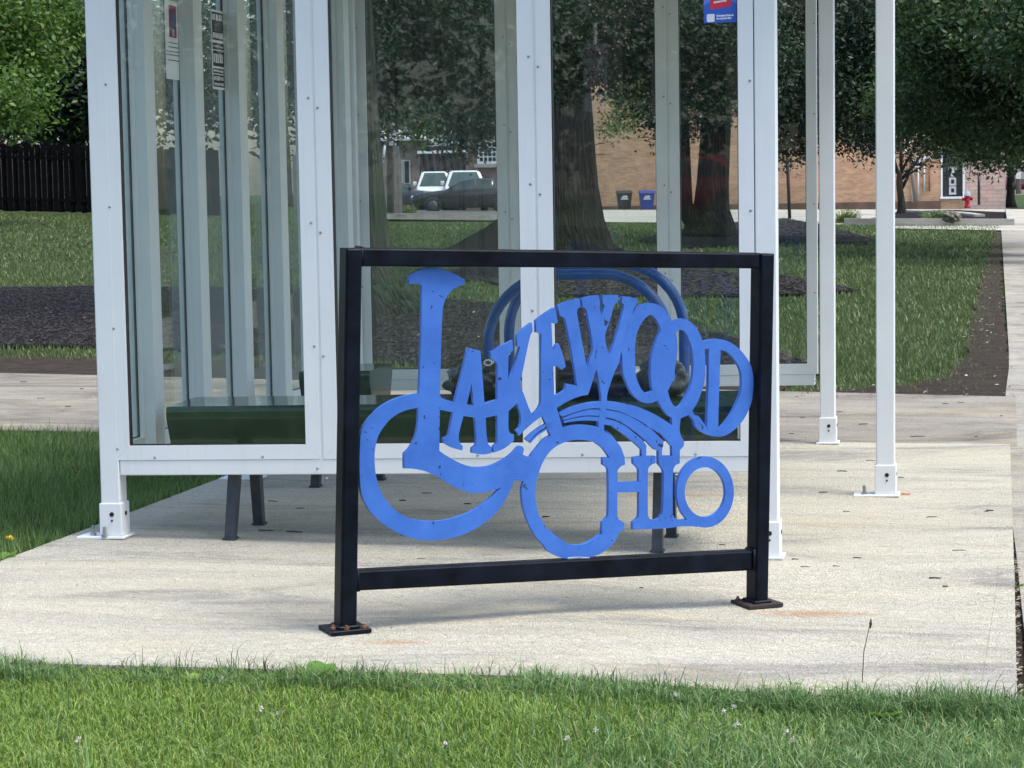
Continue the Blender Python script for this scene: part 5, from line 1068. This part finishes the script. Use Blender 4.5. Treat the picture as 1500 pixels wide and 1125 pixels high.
# ------------------------------------------------------------------ FAR PAVING, PLANTER, POLES
farL = G(530, 319); farR = G(1500, 334)
sheet('parking_lot', [tuple(G(840, 324)[:2]), tuple(G(1500, 331)[:2]), (34, 128.9), (XY(842, 128.9), 128.9)], M_PALE, -0.012, 0, 6)
sheet('parking_lot', [tuple(G(440, 319)[:2]), tuple(G(838, 323.5)[:2]), (XY(840, 109), 109), (XY(440, 109), 109)], M_ASPH, -0.012, 0, 6)
sheet('concrete_walk', [tuple(G(1300, 334)[:2]), tuple(G(1466, 337)[:2]), tuple(G(1530, 337)[:2]), tuple(G(1530, 330.5)[:2]), tuple(G(1310, 330.5)[:2])], M_PALE, -0.004, 0, 6)
def kerb_line(name, pts, wd, h, mat=M_PALE):
    for i in range(len(pts) - 1):
        a, b = [Vector((*G(*p)[:2], 0)) for p in pts[i:i + 2]]; d = (b - a).normalized(); n = Vector((-d.y, d.x, 0)); L = (b - a).length; k = max(1, int(L / 3.0))
        for j in range(k):
            p, q = a.lerp(b, j / k) + d * .01, a.lerp(b, (j + 1) / k) - d * .01
            mb = MB(); mb.loft([[(c.x, c.y, tz(c.x, c.y) + z) for c, z in ((p, -.05), (q, -.05), (q, h), (p, h))], [((c + n * wd).x, (c + n * wd).y, tz(c.x, c.y) + z) for c, z in ((p, -.05), (q, -.05), (q, h), (p, h))]]); kind(mb.build(name, mat), 'structure')
kerb_line('planter_kerb', ((1236, 328.5), (1486, 329.5), (1479, 312)), .18, .15)
kerb_line('planter_kerb', ((1443, 320), (1328, 312)), .3, .12)
kerb_line('lawn_kerb', ((440, 319.5), (735, 320.5)), .15, .10, M_SIDE)
kind(sheet('mulch_bed', pxs((1245, 328), (1482, 328), (1476, 313), (1400, 309), (1322, 310), (1300, 318)), M_MULCH, .05, 0, 2, jag=.05), 'stuff')
def tuft(label, px, py, rad, h, n, mat, group=None, name='ornamental_grass', wd=.02, spread=1.0):
    g = G(px, py); x = RNG.normal(0, rad * .35, n); y = RNG.normal(0, rad * .35, n); hh = h * RNG.uniform(.5, 1.05, n); a = np.arctan2(y, x) + RNG.normal(0, .5, n); out = rad * RNG.uniform(.2, 1, n) * spread
    P = np.stack([x, y, 0 * x], -1); mid = P + np.stack([np.cos(a) * out * .45, np.sin(a) * out * .45, hh * .75], -1); tip = P + np.stack([np.cos(a) * out, np.sin(a) * out, hh * RNG.uniform(.6, 1, n)], -1); W = np.stack([-np.sin(a) * wd / 2 + .004, np.cos(a) * wd / 2 * 0 + wd * .3, 0 * a], -1); W[:, 0] += wd * .4
    q = np.concatenate([np.stack([P - W, P + W, mid], 1), np.stack([mid - W * .8, mid + W * .8, tip], 1)]).reshape(-1, 3)
    o = fast_mesh(name, q, 3, mat, attr=np.repeat(RNG.random(2 * n), 3), loc=tuple(g)); return tag(o, label, 'plant', group)
M_TUFT = m_leaf('ornamental_blades', (0.06, 0.12, 0.02), (0.26, 0.33, 0.09), .3)
tuft('big pale green ornamental grass clump left of the doorway', 1371, 306, .75, .75, 700, M_TUFT, wd=.03)
tuft('low green ornamental grass clump right of the hydrant', 1448, 305, .6, .5, 400, M_TUFT, wd=.03)
tuft('short daylily clump at the left end of the planter', 1238, 326, .35, .42, 240, M_TUFT, wd=.025)
tuft('small daylily clump behind the planter kerb centre', 1372, 324, .40, .34, 240, M_TUFT, wd=.025)
tuft('small grassy tuft at the foot of the grey fence', 597, 314, .35, .45, 160, M_TUFT, wd=.03)
g = G(1393, 329.5); mb = MB(); bm = bmesh.new(); bmesh.ops.create_icosphere(bm, subdivisions=3, radius=.24)
for v in bm.verts: v.co *= 1 + .25 * math.sin(v.co.x * 31 + v.co.y * 17) * math.cos(v.co.z * 23); v.co.z *= .6
me = bpy.data.meshes.new('rock'); bm.to_mesh(me); bm.free(); me.materials.append(plain('rock_brown', (0.12, 0.11, 0.08), .9, 0, .5, 9, .4)); rk = bpy.data.objects.new('rock', me); COL.objects.link(rk); rk.location = (g.x, g.y, g.z + .2); tag(rk, 'mossy lump of rock leaning on the planter kerb', 'rock')
def rod(name, label, px, pb, pt, Y, r, mat, cat='pole', lean=0):
    a = AT(px, pb, Y); b = AT(px + lean, pt, Y); o = thing(name, label, cat, a); mb = MB(); mb.tube([a, a.lerp(b, .5), b], r, 10); mb.build('pole', mat, o); return o, a, b
BLKP = plain('black_pole', (0.012, 0.012, 0.014), .5)
o, a, b = rod('sign_post', 'thin black post with a pale cap on the lawn edge right of the shelter', 1157, 326, 205, 66, .05, BLKP, lean=-5)
mb = MB(); mb.box((b.x - .07, b.y - .03, b.z), (b.x + .02, b.y + .03, b.z + .35)); mb.build('reflector', GP, o)
rod('garden_stake', 'thin dark stake standing in front of the pink block wall', 1434, 300, 256, 100, .06, BLKP, 'stake')
rod('leaning_pole', 'pale leaning post against the brick wall by the small tree', 1341, 296, 244, 118, .10, plain('weathered_post', (0.14, 0.12, 0.10), .9), 'post', -6)
POLEW = plain('pole_wood', (0.13, 0.115, 0.10), .95, 0, .4, 4, .4)
o, a, b = rod('utility_pole', 'wooden utility pole with a parking sign and grey box beside the fence', 572, 319, 60, 79, .13, POLEW)
Yp = 78.8
a_, b_ = AT(570.5, 213, Yp), AT(580, 189, Yp)
def slab_(nm, a, b, Y, d, mat, par): mb = MB(); mb.box((a.x, Y - d, a.z), (b.x, Y, b.z)); return mb.build(nm, mat, par)
sg = slab_('sign_panel', a_, b_, Yp, .02, M_TRIM, o)
REDP = plain('red_print', (0.5, 0.02, 0.03), .5)
for i, (t_, sz) in enumerate((('NO', .13), ('PARKING', .072), ('ANY', .1), ('TIME', .09))): text_mesh(t_, sz, lambda u, v, i=i: Vector(((a_.x + b_.x) / 2 + u, Yp - .024, b_.z - .13 - i * .13 + v)), REDP, 'lettering', {'_o': (0, 0, 0)} and o, 'CENTER')
slab_('utility_box', AT(577, 232, Yp), AT(584.5, 214, Yp), Yp, .2, plain('utility_grey', (0.16, 0.17, 0.18), .5), o)
mb = MB(); mb.tube([AT(561, 238, Yp), AT(564, 213, Yp)], .045, 6); mb.build('cable_guard', M_TRIM, o)
mb = MB(); c = AT(580, 184, Yp - .1); mb.lathe((c.x, c.y, c.z), [(.04, 0), (.16, .03), (.10, .10), (.02, .12)], 12); mb.build('lamp_head', M_TRIM, o)
mb = MB(); mb.tube([AT(575, 168, Yp), AT(600, 168, Yp), AT(600, 186, Yp)], .02, 6); mb.build('bracket', BLKP, o)
o, a, b = rod('utility_pole', 'grey utility pole at the far right edge beyond the street tree', 1492, 284, 130, 140, .16, plain('grey_pole', (0.30, 0.29, 0.27), .9))
slab_('utility_box', AT(1487, 262, 139.8), AT(1494, 250, 139.8), 139.8, .3, M_TRIM, o)
tuft('pale leafy shrub before the brown brick house', 607, 300, .7, 1.9, 500, M_TUFT, name='shrub', wd=.12)
# sign and pole behind the viewpoint, seen only as a mirror image in the front glass
sp_ = Vector((-7.85, -14.3, 0)); sp_.z = tz(sp_.x, sp_.y); fdir = Vector((.345, .939, 0)); sdir_ = Vector((fdir.y, -fdir.x, 0)) * -1
o = thing('no_parking_sign', 'no parking sign on a post behind the viewpoint, mirrored in the front glass', 'sign', sp_)
mb = MB(); mb.tube([sp_ - fdir * .04, sp_ - fdir * .04 + Vector((0, 0, 3.2))], .03, 8); mb.build('post', GP, o)
for zc, hh in ((2.62, .30), (2.13, .13)):
    mb = MB(); mb.loft([[sp_ + sdir_ * x + Vector((0, 0, z)) + fdir * t for x, z in ((-.16, zc - hh), (.16, zc - hh), (.16, zc + hh), (-.16, zc + hh))] for t in (0, .01)]); mb.build('sign_panel', M_TRIM, o)
for t_, sz, z in (('NO', .20, 2.72), ('PARKING', .105, 2.58), ('ANY', .13, 2.46), ('TIME', .12, 2.35)): text_mesh(t_, sz, lambda u, v, z=z: sp_ + sdir_ * (-u) * -1 + Vector((0, 0, z + v)) + fdir * .013, REDP, 'lettering', o, 'CENTER')

# ------------------------------------------------------------------ SMALL THINGS ON THE CONCRETE AND IN THE GRASS
TW = plain('twig_bark', (0.030, 0.024, 0.020), .9, 0, .5, 30)
tw = [(1345, 640, 14), (1265, 622, 9), (1276, 675, 9), (1234, 691, 9), (1405, 807, 12), (1370, 848, 11), (1385, 860, 5), (1450, 749, 7), (1256, 818, 8), (1225, 830, 6), (1165, 820, 6), (1180, 831, 9), (1206, 722, 8), (1408, 590, 6), (1385, 592, 5), (1430, 640, 4), (1467, 610, 3), (1445, 750, 5), (1365, 758, 10), (1240, 750, 6),
      (390, 778, 14), (432, 780, 16), (400, 735, 10), (440, 745, 8), (545, 709, 8), (625, 723, 9), (590, 734, 6), (685, 739, 7), (720, 755, 6), (800, 758, 7), (617, 819, 7), (720, 752, 5), (590, 785, 4), (870, 690, 5), (960, 720, 6), (900, 760, 5), (1058, 799, 6), (1070, 640, 6), (940, 862, 4), (1320, 700, 5), (60, 584, 7), (35, 560, 6), (100, 596, 5), (120, 570, 4), (1290, 600, 6), (1230, 604, 5), (1176, 612, 5), (1160, 636, 5)]
for i, (px, py, L) in enumerate(tw):
    g = G(px, py); k = g.y / F; a = random.uniform(-.3, .2); Lm = L * k * 1.7; d = Vector((math.cos(a), math.sin(a) * 1.5, 0)).normalized(); r = random.uniform(.0010, .0024)
    mb = MB(); p = Vector((g.x, g.y, g.z + r + .001)); mb.tube([p - d * Lm * .5, p - d * Lm * .1 + Vector((0, random.uniform(-.003, .003), .001)), p + d * Lm * .25, p + d * Lm * .5], [r, r * 1.1, r, r * .5], 5)
    o = mb.build('twig', TW, None, loc=p); tag(o, 'small dark twig lying on the pale concrete', 'twig', 'twigs scattered over the concrete')
bits = MB()
for i in range(240):
    px, py = random.uniform(0, 1480), random.choice((random.uniform(560, 700), random.uniform(600, 960), random.uniform(700, 960)))
    g = G(px, py)
    ins = inpoly(np.array([g.x]), np.array([g.y]), [tuple(FL), tuple(FR), tuple(bR), tuple(bL)])[0] or (g.y > 11 and g.y < 14.5)
    if not ins: continue
    r = random.uniform(.001, .003); a = random.uniform(0, 3.1); bits.add([(g.x + math.cos(a + q) * r * (1.8 if q % 3 else 1), g.y + math.sin(a + q) * r * 1.6, g.z + .0015 + .0015 * (q % 2)) for q in (0, 1.5, 3.1, 4.6)], [(0, 1, 2, 3)])
kind(bits.build('debris_specks', TW, fix=False), 'stuff')
g = G(1327, 725); mb = MB(); mb.tube([g + Vector((-.018, 0, .005)), g + Vector((.018, .003, .005))], .004, 8); tag(mb.build('cigarette_butt', plain('butt_orange', (0.55, 0.25, 0.12), .8), None, loc=g), 'orange tipped cigarette butt by the canopy post foot', 'cigarette butt')
# clover heads
CLW = plain('clover_white', (0.66, 0.60, 0.58), .8, 0, .10, 60); STM = plain('weed_stem', (0.07, 0.15, 0.03), .6)
for i, (px, py) in enumerate(((324, 998), (381, 1048), (404, 1052), (114, 1091), (987, 1026), (1073, 1042), (1077, 1068), (1058, 1050), (828, 1088), (1150, 1082), (1160, 1090), (870, 1080), (1500, 1060), (650, 1100))):
    g = G(px, py + 18); g.z -= .03; o = thing('clover_flower', 'white clover flower head standing in the front lawn', 'flower', g, 'white clover flowers in the front lawn')
    h = (random.uniform(.065, .075)); mb = MB(); mb.tube([g, g + Vector((.003, 0, h))], .0012, 5); mb.build('stem', STM, o)
    mb = MB(); rg = random.Random(i); 
    for q in range(26):
        a, b = rg.uniform(0, 6.28), rg.uniform(-.3, 1.4); d = Vector((math.cos(a) * math.cos(b), math.sin(a) * math.cos(b), math.sin(b))); c = g + Vector((.003, 0, h)); s = d.cross(Vector((.3, .2, .9))).normalized() * .0016; e = c + d * rg.uniform(.007, .011); mb.add([c + d * .002 - s, c + d * .002 + s, e + s * .6, e - s * .6], [(0, 1, 2, 3)])
    mb.build('petals', CLW, o, fix=False)
# broad leaved weeds along the slab edge
WL = m_leaf('weed_leaf', (0.10, 0.22, 0.03), (0.20, 0.36, 0.06), .35)
def weed(px, py, n, size, label, upr=.8):
    g = G(px, py); g.z -= .03; o = thing('broadleaf_weed', label, 'weed', g); rg = random.Random(int(px))
    for k in range(n):
        a = rg.uniform(0, 6.28); L = size * rg.uniform(1.0, 1.5); W = L * rg.uniform(.22, .34); el = rg.uniform(upr - .3, upr + .3); d = Vector((math.cos(a) * math.cos(el), math.sin(a) * math.cos(el), math.sin(el))); s = Vector((-math.sin(a), math.cos(a), 0)); dn = Vector((0, 0, -1))
        mb = MB(); st_ = []; nn = 7
        for i in range(nn + 1):
            t = i / nn; c = g + d * L * t + dn * (t * t * L * .28); wv = W * math.sin(math.pi * min(1, t * .92 + .06)) ** .7 * (1 + .12 * math.sin(i * 2.6)); up_ = d.cross(s) * (wv * .25); st_.append([c - s * wv - up_ * -1, c, c + s * wv + up_])
        vs = [p for r in st_ for p in r]; mb.add(vs, [(i * 3 + j, i * 3 + j + 1, (i + 1) * 3 + j + 1, (i + 1) * 3 + j) for i in range(nn) for j in range(2)], 0, True)
        l = mb.build('leaf', WL, o, fix=False); at = l.data.attributes.new('rnd', 'FLOAT', 'POINT'); v = rg.random(); at.data.foreach_set('value', [v] * len(l.data.vertices))
for px, py, n, sz, lab in ((420, 990, 4, .075, 'broadleaf weed with upright pale leaves, left of the left frame foot'), (466, 990, 4, .08, 'bright broad leaf weed right below the left frame foot'), (330, 988, 5, .045, 'small leafy weed at the lawn edge, left of the frame'), (285, 990, 5, .04, 'tiny weed rosette at the lawn edge further left'),
        (742, 996, 4, .05, 'small weed with an upright leaf below the middle of the frame'), (772, 995, 4, .045, 'low weed just right of the one below the frame middle'), (1162, 1005, 5, .05, 'leafy weed at the lawn edge below the right frame foot'), (1208, 1010, 5, .055, 'light green weed right of the one under the right foot'), (1290, 1045, 6, .06, 'coarse leafy weed in the taller grass at right'), (1420, 1090, 7, .055, 'spreading weed near the lower right corner'), (1465, 1060, 7, .05, 'weed by the slab corner at lower right'), (1475, 1105, 7, .055, 'weed patch in the lower right corner of the lawn'), (1492, 852, 6, .035, 'small weed sprouting from the dirt crack beside the slab'), (12, 815, 6, .07, 'dandelion rosette at the left edge beside the slab')):
    weed(px, py, n, sz, lab)
g = G(1262, 1000); o = thing('seed_stalk', 'tall thin plantain seed stalk rising above the lawn edge at right', 'plant', g)
k = g.y / F; top = g + Vector((16 * k, .02, 92 * k)); mb = MB(); mb.tube([g - Vector((0, 0, .03)), g.lerp(top, .5) + Vector((-.006, 0, 0)), top], .0013, 5); mb.build('stem', plain('brown_stem', (0.07, 0.06, 0.035), .8), o)
mb = MB(); mb.tube([top - Vector((.002, 0, .022)), top - Vector((.001, 0, .01)), top + Vector((0, 0, .004))], [.0016, .0042, .001], 7); mb.build('seed_head', plain('seed_brown', (0.05, 0.035, 0.025), .9), o)
g = G(15, 812); o = thing('dandelion_flower', 'yellow dandelion flower at the left edge of the picture', 'flower', g - Vector((0, 0, .02))); h = .05
mb = MB(); mb.tube([g - Vector((0, 0, .02)), g + Vector((0, 0, h))], .0016, 5); mb.build('stem', STM, o)
mb = MB(); rg = random.Random(1)
for q in range(34): a = rg.uniform(0, 6.28); el = rg.uniform(.1, 1.2); d = Vector((math.cos(a) * math.cos(el), math.sin(a) * math.cos(el), math.sin(el))); s = Vector((-math.sin(a), math.cos(a), 0)) * .002; c = g + Vector((0, 0, h)); mb.add([c - s, c + s, c + d * .017 + s, c + d * .017 - s], [(0, 1, 2, 3)])
mb.build('petals', plain('dandelion_yellow', (0.75, 0.52, 0.02), .7, 0, .1), o, fix=False)
